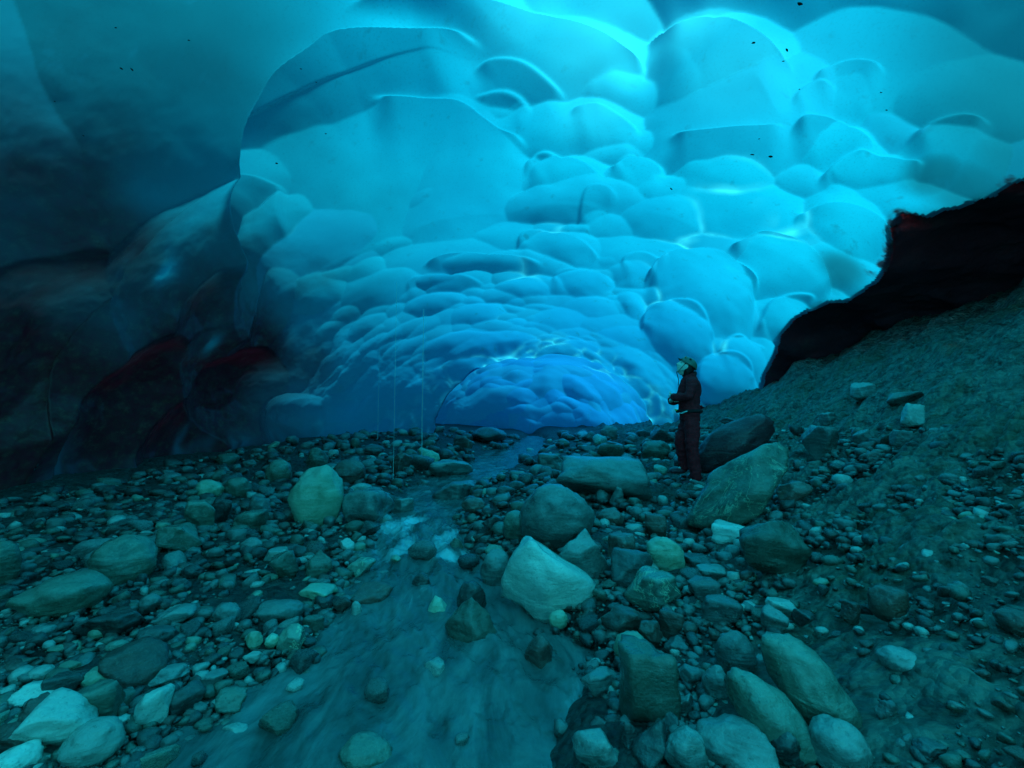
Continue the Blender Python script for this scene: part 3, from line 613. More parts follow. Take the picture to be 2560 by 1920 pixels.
R_ST = [
 (-45,728,355,1052,'pale','t','largest pale grey triangular boulder at the stream edge in the centre','the largest pale boulder in the centre'),
 (160,1003,242,1082,'yellow','r','small very bright round stone touching the front of the largest central boulder',None),
 (55,1088,175,1228,'red','t','dark brown pointed stone standing out of the grey water','the dark pointed stone in the water'),
 (30,458,355,735,'grey','r','second largest central boulder, pale on top with a dark brown lower half','the two-toned central boulder'),
 (205,318,597,515,'grey','b','big flat-topped slab boulder with a dark brown front, beside the upper stream','the big flat-topped slab'),
 (110,303,237,382,'grey','b','pale blocky boulder left of the big flat-topped slab',None),
 (15,708,150,830,'red','r','dark brown round boulder peeking from behind the largest central boulder',None),
 (200,648,430,860,'grey','a','blue-grey angular boulder right of the largest central boulder','the angular boulder right of the central one'),
 (-40,568,85,692,'green','r','round green-grey boulder left of the two-toned central boulder',None),
 (413,663,532,775,'red','b','small black-red block right of the angular central boulders',None),
 (433,743,607,895,'dark','b','dark blue blocky boulder with a black front in the right cobbles','the dark blue blocky boulder'),
 (588,673,742,820,'yellow','r','pale greenish rounded boulder with rusty underside on the right cobbles','the pale greenish boulder on the right cobbles'),
 (493,833,722,995,'vein','f','glossy wet boulder with a bright water film on its top','the glossy wet boulder'),
 (728,755,862,822,'dark','f','dark flat stone right of the pale greenish boulder',None),
 (800,798,922,868,'grey','f','flat blue-grey stone on the silt right of the cobbles',None),
 (763,848,897,955,'dark','a','dark peaked stone right of the glossy wet boulder',None),
 (828,938,988,1058,'dark','b','dark flat-topped block in the middle of the right cobbles','the flat-topped block in the right cobbles'),
 (388,988,607,1118,'red','f','wide dark brown stone with a pale top below the glossy wet boulder',None),
 (553,1048,645,1148,'red','b','dark brown block at the left of a paler block in the right cobbles',None),
 (640,998,742,1118,'red','b','brown-grey block with a square face right of the darker block',None),
 (443,1098,582,1218,'yellow','r','pale green round-topped stone above the tall green boulder',None),
 (470,1208,722,1505,'green','b','tall green boulder with a dark brown base at the water edge','the tall green boulder at the water edge'),
 (628,1183,707,1265,'grey','r','smooth greenish cobble right of the pale green round-topped stone',None),
 (298,1258,457,1372,'grey','f','flat pale stone lying at the edge of the grey water','the flat pale stone at the water edge'),
 (873,613,1032,715,'pale','b','bright pale-topped block with a red-brown side below the leaning slab','the bright pale-topped block'),
 (1008,613,1277,860,'green','a','large dark green angular boulder at the foot of the debris slope','the dark green boulder at the slope foot'),
 (1085,978,1192,1090,'grey','a','grey boulder with a black underside on the silty slope foot',None),
 (1105,943,1227,1020,'pale','f','pale flat stone half sunk in silt at the slope foot',None),
 (1215,988,1307,1060,'dark','a','small dark angular stone on the silt',None),
 (1430,958,1502,1050,'red','b','dark brown upright block stuck in the silt slope',None),
 (888,1103,1052,1295,'grey','r','rounded grey boulder left of the two long lying boulders','the rounded boulder beside the long ones'),
 (818,1503,1132,1700,'grey','a','wide pale angular boulder at the bottom edge right of centre','the wide pale boulder at the bottom edge'),
 (668,1548,842,1720,'grey','r','pale boulder at the bottom edge left of the widest one',None),
 (263,1538,467,1710,'grey','a','grey slab boulder at the bottom edge beside the water','the slab at the bottom edge by the water'),
 (525,1518,692,1700,'dark','a','slanting grey-green slab at the bottom edge between two boulders',None),
 (466,1518,545,1650,'dark','a','thin dark upright stone at the bottom edge',None),
 (340,1480,440,1545,'red','a','small dark brown stone behind the slab at the bottom edge',None),
 (1133,1543,1272,1700,'dark','a','dark angular stone at the bottom edge under the long boulders',None),
 (1312,1513,1532,1720,'grey','r','large rounded blue-grey boulder at the bottom edge, far right of centre',None),
 (828,1253,937,1395,'grey','r','smooth blue-grey stone right of the tall green boulder',None),
 (718,1238,842,1325,'grey','f','flat grey stone above the smooth blue-grey one',None),
 (703,1363,782,1455,'grey','a','small upright grey stone right of the tall green boulder base',None),
 (630,1450,720,1530,'dark','a','dark angular cobble below the tall green boulder',None),
 (660,1115,760,1185,'dark','a','dark grey stone in the cobbles above the flat grey stone',None),
 (1265,190,1402,345,'grey','f','steep pale slab lit along its edge high on the debris slope',None),
 (1643,213,1727,283,'grey','b','squared grey block high on the debris slope','the squared block high on the slope'),
 (1473,0,1572,68,'grey','a','pale stone at the top of the debris slope near the dark gap',None),
 (1638,48,1772,98,'grey','f','long flat stone at the upper edge of the debris slope',None),
 (1330,128,1400,185,'grey','a','grey stone left of the stones on the upper slope',None),
 (1690,95,1775,185,'pale','a','thin pale standing flake on the upper slope',None),
 (558,245,680,332,'green','r','green-grey boulder left of the standing person',None),
 (380,178,457,242,'grey','a','grey stone at the foot of the far ice arch, right side',None),
 (600,185,715,262,'dark','a','dark slab under the bright ice foot left of the person','the dark slab left of the person'),
 (360,458,420,517,'grey','r','small grey cobble in front of the big flat-topped slab',None),
 (422,448,482,527,'grey','a','small upright grey stone in front of the big flat-topped slab',None),
 (493,428,573,467,'pale','f','small pale flat stone left of the person\'s boots',None),
 (362,543,483,618,'red','r','orange-brown wet stone right of the two-toned central boulder',None),
 (578,568,667,672,'red','b','brown block on the gravel below the person',None),
 (1155,438,1295,540,'red','a','dark brown boulder right of the leaning slab','the dark boulder right of the leaning slab'),
 (1560,905,1700,1045,'red','f','rusty brown stone sunk in the debris slope','the rusty stone in the slope'),
 (2115,1005,2250,1112,'red','r','rusty brown stone at the right edge of the photo',None),
 (1748,1578,1875,1645,'dark','f','dark flat stone in the silt at the bottom right','the dark flat stone in the bottom right silt'),
 (1600,1180,1760,1290,'grey','r','grey mud-coated stone swelling from the silt slope',None),
 (1580,1400,1660,1490,'dark','a','small dark stone in the silt right of the long boulders',None),
 (900,150,985,190,'dark','a','dark stone in front of the maroon boulder',None),
 (300,205,360,250,'dark','a','dark stone at the foot of the far ice',None),
 (1480,205,1560,270,'grey','a','grey angular stone in the middle of the upper slope',None),
 (1540,300,1620,350,'dark','f','dark flat flake on the middle slope',None),
]
for q in L_ST:
    if q[6]: put_stone(*LQ(*q[:4]), q[4], q[5], q[6], q[7], name='boulder' if q[2] - q[0] > 150 else 'stone')
for q in R_ST: put_stone(*RQ(*q[:4]), q[4], q[5], q[6], q[7], name='boulder' if q[2] - q[0] > 150 else 'stone')
# long boulders lying askew: centre, length, thickness, roll
def rolled(Q, cx, cy, ln, th, roll, mat, kind, label, short=None, **k):
    x0, y0, x1, y1 = Q(cx - ln / 2, cy - th / 2, cx + ln / 2, cy + th / 2); put_stone(x0, y0, x1, y1, mat, kind, label, short, roll=roll, **k)
rolled(RQ, 1290, 1290, 470, 230, -52, 'green', 'r', 'upper of the two long smooth boulders lying side by side at the lower right', 'the two long boulders')
rolled(RQ, 1125, 1430, 430, 210, -44, 'green', 'r', 'lower of the two long smooth boulders lying side by side at the lower right')
rolled(RQ, 985, 395, 540, 250, 34, 'vein', 'a', 'big pale streaked slab leaning on the slope right of the person', 'the leaning streaked slab')
rolled(RQ, 955, 205, 370, 170, 33, 'maroon', 'r', 'large smooth maroon-dark boulder behind the person', 'the maroon-dark boulder')

# the rest of the stones one could count
ANC = np.array([(a[0], a[1]) for a in ANCH])
COLN = {'pale': 'pale', 'grey': 'grey', 'green': 'greenish', 'dark': 'dark', 'red': 'brown', 'vein': 'streaked', 'yellow': 'yellowish'}
protos = {}
for k in 'arfb':
    for i in range(4):
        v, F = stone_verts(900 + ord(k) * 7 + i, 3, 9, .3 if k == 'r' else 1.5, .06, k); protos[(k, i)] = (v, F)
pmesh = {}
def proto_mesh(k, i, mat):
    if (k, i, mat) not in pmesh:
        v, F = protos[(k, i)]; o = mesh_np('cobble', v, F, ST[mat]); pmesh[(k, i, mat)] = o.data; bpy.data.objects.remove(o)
    return pmesh[(k, i, mat)]
g = np.random.default_rng(55)
def zone(x, y):
    c, h = stream_x(y); foot = np.interp(y, [0, 2, 4, 6, 9, 13, 16], [.75, .95, 1.45, 2.15, 2.7, 3.2, 3.2])
    if abs(x - c) < h * .84: return 'water'
    return 'left' if x < c else ('slope' if x > foot + .25 else 'right')
cnt = 0; tries = 0; used = {}
TARGET_N = 300 - len(placed)
while cnt < TARGET_N and tries < 20000:
    tries += 1
    px, py = g.uniform(-40, 2600), 1085 + 835 * g.random() ** 1.0
    p = hit(px, py, f=surf)
    if p[1] > 15 or p[1] < 1: continue
    z = zone(p[0], p[1])
    if z == 'water' and g.random() < .88: continue
    if z == 'slope' and g.random() < .45: continue
    if px > 1900 and py > 1500 and g.random() < .8: continue
    if 440 < px < 760 and 1400 < py < 1520 and g.random() < .8: continue
    size = float(np.exp(g.normal(math.log(52), .28))); size *= .72 if z == 'slope' else 1.
    W = size / FPX * p[1]; W = min(W, .55)
    if p[0] < float(np.interp(p[1], KY, KL)) + .5: continue
    if any(math.hypot(p[0] - q[0], p[1] - q[1]) < .70 * (W / 2 + q[2]) for q in placed): continue
    mat = str(g.choice(['pale', 'grey', 'green', 'dark', 'red', 'vein', 'yellow'], p=[.07, .27, .2, .27, .12, .03, .04])); k = str(g.choice(list('arfb'), p=[.55, .10, .2, .15])); i = int(g.integers(4))
    o = bpy.data.objects.new('cobble', proto_mesh(k, i, mat)); col.objects.link(o)
    sc3 = np.array([1, g.uniform(.65, .95), g.uniform(.42, .72)]) * W / 2
    o.scale = sc3; o.rotation_euler = (g.uniform(-.25, .25), g.uniform(-.3, .3), g.uniform(0, 6.28))
    o.location = (p[0], p[1], surf(p[0], p[1]) + sc3[2] * g.uniform(.3, .6))
    dd = ANC - (px, py); j = int(np.argmin((dd ** 2).sum(1))); dx, dy = -dd[j]
    dist_ = math.hypot(dx, dy)
    rel = ('below' if dy > 0 else 'above') if abs(dy) > abs(dx) else ('right of' if dx > 0 else 'left of')
    rel = ('just ' if dist_ < 90 else '') + rel
    shp = {'a': 'angular', 'r': 'rounded', 'f': 'flat', 'b': 'blocky'}[k]
    lab = f"{'small' if size < 55 else 'medium'} {COLN[mat]} {shp} stone {rel} {ANCH[j][2]}"
    lab = ' '.join(lab.split()[:16]); used.setdefault(lab, []).append((px, py, o))
    tag(o, lab, 'stone'); placed.append((p[0], p[1], W / 2)); cnt += 1
for lab, os_ in used.items():
    if len(os_) == 2:      # tell a pair apart by which one lies to the left or nearer
        (ax, ay, oa), (bx, by, ob) = os_; hz_ = abs(ax - bx) > abs(ay - by)
        if (ax > bx) if hz_ else (ay > by): oa, ob = ob, oa
        wa, wb = ('left one', 'right one') if hz_ else ('upper one', 'lower one')
        oa['label'] = ' '.join(lab.split()[:13]) + ', ' + wa; ob['label'] = ' '.join(lab.split()[:13]) + ', ' + wb
    elif len(os_) > 2:
        os_.sort(key=lambda q: q[0])
        for q in os_: q[2]['group'] = 'look-alikes: ' + lab
print('STONES', len(placed), 'tries', tries)

# gravel and pebbles nobody could count: one object
def scatter(n, pxr, pyr, s_lo, s_hi, seed, filt, ymax=15.5, lvls=(2, 1)):
    g = np.random.default_rng(seed); VV = {m: [] for m in ST}; FF = {m: [] for m in ST}; off = {m: 0 for m in ST}
    pp = [stone_verts(3000 + i, 2, 8, 1.5, .06, 'arfb'[i % 4]) for i in range(12)]; pl = [stone_verts(3100 + i, 1, 7, .6, .02, 'a') for i in range(8)]
    px = g.uniform(*pxr, n); py = pyr[0] + (pyr[1] - pyr[0]) * g.random(n)
    for i in range(n):
        # ground point straight from the height field by a short iteration
        d = ray(px[i], py[i]); t = (CAM[2] - .15) / max(.02, -d[2])
        for _ in range(14):
            q = CAM + d * t; gz = surf(q[0], q[1]); t += .8 * (q[2] - gz) / max(.25, -d[2] + .3 * (q[0] > 1))
        q = CAM + d * t
        if abs(q[2] - surf(q[0], q[1])) > .05 or q[1] > ymax or q[1] < .9: continue
        z = zone(q[0], q[1])
        if not filt(z, q, px[i], py[i], g): continue
        r = math.exp(g.uniform(math.log(s_lo), math.log(s_hi))) / FPX * q[1] / 2
        r = min(r, .2)
        if q[0] < float(np.interp(q[1], KY, KL)) + .2: continue
        v, F = (pp if r / q[1] * FPX > 5 else pl)[g.integers(8)]
        a = g.uniform(0, 6.28); ca, sa = math.cos(a), math.sin(a); s3 = np.array([1, g.uniform(.6, .95), g.uniform(.4, .75)]) * r
        w_ = v * s3; tl = g.uniform(-.5, .5); ct, st = math.cos(tl), math.sin(tl)
        w_ = np.stack([w_[:, 0] * ct - w_[:, 2] * st, w_[:, 1], w_[:, 0] * st + w_[:, 2] * ct], -1)
        w_ = np.stack([w_[:, 0] * ca - w_[:, 1] * sa, w_[:, 0] * sa + w_[:, 1] * ca, w_[:, 2]], -1) + (q[0], q[1], float(ground_z(q[0], q[1])) + s3[2] * g.uniform(.2, .8))
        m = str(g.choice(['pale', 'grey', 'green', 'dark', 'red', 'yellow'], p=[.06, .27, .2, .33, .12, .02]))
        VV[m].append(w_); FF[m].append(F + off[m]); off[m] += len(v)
    return VV, FF
def f_all(z, q, px, py, g):
    if z == 'water': return g.random() < (.05 if q[1] < 6.5 else .16)
    if px > 1880 and py > 1380 and g.random() < .72: return False
    if z == 'slope': return float(perlin(q * 1.6 + 3)) > g.uniform(-.6, .08)
    if 440 < px < 760 and 1400 < py < 1520: return g.random() < .5
    return True
def merge(parts, name, label, cat):
    mats = [m for m in ST if any(p[0][m] for p in parts)]
    V_, F_, I_ = [], [], []; off = 0
    for k, m in enumerate(mats):
        for VV, FF in parts:
            if not VV[m]: continue
            v = np.concatenate(VV[m]); f = np.concatenate(FF[m]) + off; V_.append(v); F_.append(f); I_.append(np.full(len(f), k)); off += len(v)
    o = mesh_np(name, np.concatenate(V_), np.concatenate(F_), None)
    for m in mats: o.data.materials.append(ST[m])
    o.data.polygons.foreach_set('material_index', np.concatenate(I_).astype(np.int32)); tag(o, label, cat, kind='stuff')
merge([scatter(2600, (-60, 2620), (1075, 1960), 26, 52, 70, f_all), scatter(6500, (-60, 2620), (1075, 1960), 12, 38, 71, f_all), scatter(9000, (-60, 2620), (1075, 1960), 6, 16, 72, f_all)],
      'gravel', 'loose wet gravel and pebbles filling the gaps between the stones', 'gravel')
# ------------------------------------------------------------------ person
M_SKIN = plain('skin', (.98, .74, .64), .5, .08, 60, .1, i_Subsurface_Weight=.0)
M_CLOTH = plain('dark_jacket_cloth', (.50, .007, .014), .85, .35, 40, .5)
M_TROU = plain('dark_trouser_cloth', (.60, .006, .013), .85, .35, 40, .5)
M_HAIR = plain('black_hair', (.012, .006, .006), .5, .4, 90, .6)
M_BOOT = plain('boot_rubber', (.20, .03, .04), .6, .3, 50, .4)
M_HELM = plain('helmet_shell', (.16, .17, .13), .35, .15, 20, .1)
M_ORANGE = plain('orange_plastic', (1., .30, .06), .4, .05, 20, .0)
M_STRAP = plain('black_webbing', (.012, .010, .012), .8, .2, 80, .2)
M_WHITE = plain('white_metal', (.85, .85, .85), .35, .05, 30, .0)
M_YEL = plain('yellow_webbing', (.65, .55, .05), .6, .1, 60, .0)
M_EYE = plain('eye_dark', (.02, .015, .015), .25, .1, 60, .0)
def skin_mesh(nodes, edges, sub=2, root=0):
    """skeleton of (x,y,z,rx,ry) nodes -> evaluated vertices and faces"""
    me = bpy.data.meshes.new('tmp'); me.from_pydata([n[:3] for n in nodes], edges, [])
    o = bpy.data.objects.new('tmp', me); col.objects.link(o)
    o.modifiers.new('s', 'SKIN'); 
    for i, n in enumerate(nodes):
        d = me.skin_vertices[0].data[i]; d.radius = (n[3], n[4] if len(n) > 4 else n[3]); d.use_root = (i == root)
    m = o.modifiers.new('u', 'SUBSURF'); m.levels = sub; m.render_levels = sub
    bpy.context.view_layer.update(); ev = o.evaluated_get(bpy.context.evaluated_depsgraph_get()); em = ev.to_mesh()
    V = np.array([v.co[:] for v in em.vertices]); F = [tuple(p.vertices) for p in em.polygons]
    ev.to_mesh_clear(); bpy.data.objects.remove(o); return V, F
def join(parts):
    V, F, o = [], [], 0
    for v, f in parts: V.append(np.asarray(v)); F += [tuple(int(i) + o for i in q) for q in f]; o += len(v)
    return np.concatenate(V), F
def pmesh_obj(name, V, F, mat, parent, label=None, remesh=0, disp=0):
    me = bpy.data.meshes.new(name); me.from_pydata([tuple(map(float, v)) for v in V], [], F); me.update()
    for p in me.polygons: p.use_smooth = True
    me.materials.append(mat); o = bpy.data.objects.new(name, me); col.objects.link(o); o.parent = parent
    if remesh:
        m = o.modifiers.new('r', 'REMESH'); m.mode = 'VOXEL'; m.voxel_size = remesh; m.use_smooth_shade = True
        bpy.context.view_layer.update(); ev = o.evaluated_get(bpy.context.evaluated_depsgraph_get()); em = bpy.data.meshes.new_from_object(ev)
        o.modifiers.clear(); o.data = em; em.materials.clear(); em.materials.append(mat)
        for p in em.polygons: p.use_smooth = True
    if disp:
        me = o.data; n = len(me.vertices); co = np.empty(n * 3); me.vertices.foreach_get('co', co); P = co.reshape(-1, 3)
        nn = np.array([v.normal[:] for v in me.vertices]); a = fbm(P * np.array([9, 9, 16.]) + 5, 3) + .6 * np.abs(perlin(P * np.array([14, 14, 34.])))
        P = P + nn * (a * disp)[:, None]; me.vertices.foreach_set('co', P.ravel()); me.update()
    if label: o['label'] = label
    return o
def chains(n, cs, sub=2):
    out = []
    for c in cs:
        q = [list(n[i]) for i in c]
        if c[0] in (0, 3, 1) and len(c) < 6 and c[0] != c[-1] and abs(n[c[1]][1]) > .05: q[0][3:] = [min(q[1][3], .08)]; q[0][1] += .3 * n[c[1]][1]
        out.append(skin_mesh([tuple(t) for t in q], [(i, i + 1) for i in range(len(q) - 1)], sub))
    return out
fp = hit(1728, 1214, f=surf); PH = 322 / FPX * fp[1]
print('PERSON at', fp, 'height', PH)
pr = bpy.data.objects.new('person', None); col.objects.link(pr); KP = PH / 1.70
pr.location = (fp[0], fp[1], surf(fp[0], fp[1]) - .0); pr.rotation_euler = (0, 0, R(180) + R(-6)); pr.scale = (KP, KP, KP)
tag(pr, 'person in dark clothes and grey-green helmet looking up, arms folded, standing on the gravel', 'person')
# x = the way the person faces, y = the person's left, z = up; figure about 1.70 m with helmet
HN = np.array([.035, 0, 1.545]); TILT = R(-33)
def head():
    v, F = ico(5); v = v.copy(); P = v * np.array([.098, .076, .118])
    P[:, 2] += np.where(P[:, 2] < 0, 0, 0)
    low = np.clip(-v[:, 2], 0, 1); P[:, 1] *= 1 - .30 * low ** 1.5; P[:, 0] = np.where(P[:, 0] < 0, P[:, 0] * (1 - .45 * low), P[:, 0] * (1 - .02 * low))
    def bump(cx, cy, cz, rx, ry, rz, amt, ax=0):
        q = np.exp(-(((P[:, 0] - cx) / rx) ** 2 + ((P[:, 1] - cy) / ry) ** 2 + ((P[:, 2] - cz) / rz) ** 2)); P[:, ax] += amt * q
    bump(.10, 0, -.018, .05, .013, .018, .026); bump(.10, 0, .012, .05, .010, .026, .012)      # nose, bridge
    bump(.09, 0, .040, .05, .045, .012, .006)                                                   # brow
    for s in (-1, 1):
        bump(.085, s * .030, .016, .04, .014, .011, -.010); bump(.08, s * .040, -.022, .04, .02, .02, .006)
        bump(0, s * .078, -.005, .020, .03, .030, s * .014, 1)                                  # ears
    bump(.09, 0, -.053, .05, .022, .006, .009); bump(.09, 0, -.062, .05, .024, .0035, -.008); bump(.09, 0, -.071, .05, .020, .006, .008)
    bump(.07, 0, -.098, .05, .024, .014, .014)                                                  # chin
    return P, [tuple(f) for f in F]
def tilt(P, c=HN):
    P = np.asarray(P, float); ct, st = math.cos(TILT), math.sin(TILT)
    return np.stack([P[:, 0] * ct + P[:, 2] * st, P[:, 1], -P[:, 0] * st + P[:, 2] * ct], -1) + c
# body: one continuous figure
bn = [(0, 0, .90, .085, .085), (0, 0, 1.05, .105, .09), (-.01, 0, 1.20, .135, .10), (-.015, 0, 1.33, .14, .10), (-.005, 0, 1.42, .06, .06), (.015, 0, 1.49, .054, .054),
      (-.01, .16, 1.37, .055), (.06, .22, 1.14, .045), (.20, .10, 1.14, .036), (.235, .00, 1.17, .028),
      (-.01, -.16, 1.37, .055), (.06, -.22, 1.12, .045), (.20, -.10, 1.10, .036), (.235, .00, 1.11, .028),
      (-.01, .075, .84, .07), (.005, .10, .50, .06), (-.045, .10, .12, .038), (.06, .10, .045, .022),
      (-.01, -.075, .84, .07), (.10, -.10, .55, .062), (.05, -.11, .24, .038), (.15, -.11, .17, .022)]
be = [(0, 1), (1, 2), (2, 3), (3, 4), (4, 5), (3, 6), (6, 7), (7, 8), (8, 9), (3, 10), (10, 11), (11, 12), (12, 13), (0, 14), (14, 15), (15, 16), (16, 17), (0, 18), (18, 19), (19, 20), (20, 21)]
parts = chains(bn, [(0, 1, 2, 3, 4, 5), (3, 6, 7, 8, 9), (3, 10, 11, 12, 13), (0, 14, 15, 16, 17), (0, 18, 19, 20, 21)])
hv, hf = head(); parts.append((tilt(hv), hf))
nv, nf = skin_mesh([(-.005, 0, 1.40, .058), (.012, 0, 1.47, .052), (.02, 0, 1.53, .055)], [(0, 1), (1, 2)], 2); parts.append((nv, nf))
for s in (1, -1):     # hands folded under the opposite arms: palm, four bent fingers and a thumb each
    w0 = np.array([.235, 0, 1.17 if s > 0 else 1.11]); dr = np.array([-.25, -s, .05]); dr /= np.linalg.norm(dr)
    n1 = [(*w0, .026), (*(w0 + dr * .05), .034, .018), (*(w0 + dr * .09), .036, .016)]
    parts.append(skin_mesh(n1, [(0, 1), (1, 2)], 1))
    for k in range(4):
        b = w0 + dr * .09 + np.array([.0, 0, .027 - .018 * k]); L = (.030, .034, .032, .025)[k]
        p1 = b + dr * L + np.array([-.006, 0, 0]); p2 = p1 + dr * L * .7 + np.array([-.016, 0, 0]); p3 = p2 + dr * L * .4 + np.array([-.016, 0, 0])
        parts.append(skin_mesh([(*b, .0095), (*p1, .009), (*p2, .008), (*p3, .0075)], [(0, 1), (1, 2), (2, 3)], 1))
    b = w0 + dr * .03 + np.array([.005, 0, .024]); parts.append(skin_mesh([(*b, .012), (*(b + dr * .025 + (0, 0, .022)), .011), (*(b + dr * .05 + (0, 0, .03)), .0095)], [(0, 1), (1, 2)], 1))
V_, F_ = join(parts); body = pmesh_obj('body', V_, F_, M_SKIN, pr, remesh=.007)
# jacket, collar
jn = [(0, 0, .90, .162, .145), (0, 0, 1.02, .135, .115), (-.01, 0, 1.20, .160, .125), (-.02, 0, 1.33, .155, .125), (-.012, 0, 1.425, .085, .085), (.0, 0, 1.465, .072, .074),
      (-.015, .17, 1.36, .080), (.06, .235, 1.14, .070), (.20, .11, 1.14, .056), (.235, .03, 1.165, .043),
      (-.015, -.17, 1.36, .080), (.06, -.235, 1.12, .070), (.20, -.11, 1.10, .056), (.235, -.03, 1.11, .043)]
je = [(0, 1), (1, 2), (2, 3), (3, 4), (4, 5), (3, 6), (6, 7), (7, 8), (8, 9), (3, 10), (10, 11), (11, 12), (12, 13)]
jv, jf = join(chains(jn, [(0, 1, 2, 3, 4, 5), (3, 6, 7, 8, 9), (3, 10, 11, 12, 13)])); pmesh_obj('jacket', jv, jf, M_CLOTH, pr, remesh=.011, disp=.016)
cv, cf = skin_mesh([(-.012, 0, 1.43, .078), (-.004, 0, 1.475, .073)], [(0, 1)], 2); pmesh_obj('collar', cv, cf, M_CLOTH, pr)
tn = [(0, 0, 1.02, .140, .130), (-.005, 0, .85, .150, .135), (-.01, .085, .80, .112), (.005, .10, .50, .086), (-.035, .10, .14, .074), (-.04, .10, .05, .078),
      (-.005, -.085, .80, .112), (.10, -.10, .56, .088), (.05, -.11, .26, .072), (.045, -.11, .17, .076)]
te = [(0, 1), (1, 2), (2, 3), (3, 4), (4, 5), (1, 6), (6, 7), (7, 8), (8, 9)]
tv, tf = join([skin_mesh([(0, 0, 1.03, .135, .125), (-.005, 0, .95, .150, .135), (-.008, 0, .88, .152, .135), (-.008, 0, .80, .135, .130)], [(0, 1), (1, 2), (2, 3)], 2)] + chains(tn, [(1, 2, 3, 4, 5), (1, 6, 7, 8, 9)])); pmesh_obj('trousers', tv, tf, M_TROU, pr, remesh=.011, disp=.018)
for (bx_, by_, bz_) in ((-.045, .10, 0.), (.05, -.11, .13)):
    v1 = skin_mesh([(bx_, by_, bz_ + .14, .055), (bx_ - .005, by_, bz_ + .05, .052), (bx_ + .10, by_, bz_ + .042, .046, .040), (bx_ + .19, by_, bz_ + .034, .042, .030)], [(0, 1), (1, 2), (2, 3)], 2)
    pmesh_obj('boot', v1[0], v1[1], M_BOOT, pr)
# hair, helmet, lamp, straps
def cap(rx, ry, rz, zcut, n=4, front=0):
    v, F = ico(n); keep = (v[:, 2] > zcut) & ((v[:, 0] < .86) | (v[:, 2] > .25)); P = v * np.array([rx, ry, rz]); idx = -np.ones(len(v), int); idx[keep] = np.arange(keep.sum())
    FF = [tuple(int(i) for i in idx[list(f)]) for f in F if keep[list(f)].all()]; return P[keep], FF
hv_, hf_ = ico(4); hp = hv_ * np.array([.088, .084, .105]) + np.array([-.030, 0, .005]); hp[:, 2] = np.where(hv_[:, 2] < -.3, hp[:, 2] - .025 * (hv_[:, 0] < 0), hp[:, 2])
pmesh_obj('hair', tilt(hp), [tuple(f) for f in hf_], M_HAIR, pr)
bv, bf = skin_mesh([(-.085, 0, 1.50, .035), (-.085, 0, 1.44, .026), (-.075, 0, 1.40, .012)], [(0, 1), (1, 2)], 2); pmesh_obj('ponytail', bv, bf, M_HAIR, pr)
v, F = cap(.125, .104, .112, -.06, 5); v = v + np.array([-.012, 0, .036]); n_ = len(v)
rim = v.copy(); helm = pmesh_obj('helmet', tilt(v), F, M_HELM, pr); sm = helm.modifiers.new('t', 'SOLIDIFY'); sm.thickness = .010
v, F = cap(.128, .106, .115, .80, 4)
br = skin_mesh([(.085, -.05, .052, .022, .004), (.122, 0, .060, .034, .004), (.085, .05, .052, .022, .004)], [(0, 1), (1, 2)], 2); bb = pmesh_obj('helmet_peak', tilt(br[0]), br[1], M_HELM, helm); bb.parent = helm
lp_ = skin_mesh([(.070, .055, .105, .016), (.086, .058, .110, .017)], [(0, 1)], 2); q = pmesh_obj('lamp_clip', tilt(lp_[0]), lp_[1], M_ORANGE, helm)
lp_ = skin_mesh([(.030, .078, .108, .013), (-.005, .084, .104, .013)], [(0, 1)], 2); pmesh_obj('vent', tilt(lp_[0]), lp_[1], M_STRAP, helm)
for s in (1, -1):
    sv = skin_mesh([(.035, s * .080, .045, .006, .003), (.050, s * .072, -.04, .006, .003), (.055, s * .035, -.108, .006, .003), (.058, 0, -.118, .006, .003)], [(0, 1), (1, 2), (2, 3)], 1)
    pmesh_obj('chin_strap', tilt(sv[0]), sv[1], M_STRAP, pr)
    sv = skin_mesh([(-.045, s * .082, .03, .005, .003), (.0, s * .080, -.055, .005, .003), (.052, s * .050, -.10, .005, .003)], [(0, 1), (1, 2)], 1)
    pmesh_obj('chin_strap', tilt(sv[0]), sv[1], M_STRAP, pr)
    ev_, ef_ = ico(2); e = ev_ * np.array([.006, .011, .006]) + np.array([.079, s * .030, .017]); pmesh_obj('eye', tilt(e), [tuple(f) for f in ef_], M_EYE, pr)
sv = skin_mesh([(*tilt([[.06, .01, -.118]])[0], .006), (.125, .01, 1.37, .006), (.135, .01, 1.30, .005)], [(0, 1), (1, 2)], 1); pmesh_obj('dangling_strap', sv[0], sv[1], M_STRAP, pr)
# climbing harness
def ring(c, rx, ry, r, tiltx=0, n=40, m=8):
    a = np.linspace(0, 2 * math.pi, n, endpoint=False); b = np.linspace(0, 2 * math.pi, m, endpoint=False); A, Bb = np.meshgrid(a, b, indexing='ij')
    x = np.cos(A) * (rx + r * .4 * np.cos(Bb)); y = np.sin(A) * (ry + r * .4 * np.cos(Bb)); z = r * np.sin(Bb) + x * tiltx
    V = np.stack([x, y, z], -1).reshape(-1, 3) + c; i = np.arange(n)[:, None]; j = np.arange(m)[None, :]
    F = np.stack([i * m + j, ((i + 1) % n) * m + j, ((i + 1) % n) * m + (j + 1) % m, i * m + (j + 1) % m], -1).reshape(-1, 4); return V, [tuple(int(t) for t in f) for f in F]
hb = ring(np.array([0, 0, .965]), .160, .150, .022); har = pmesh_obj('harness', hb[0], hb[1], M_STRAP, pr)
gv = skin_mesh([(.155, .08, .945, .006), (.13, .11, .935, .009), (.09, .14, .955, .011), (.06, .15, .965, .006)], [(0, 1), (1, 2), (2, 3)], 1); pmesh_obj('carabiner', gv[0], gv[1], M_WHITE, har)
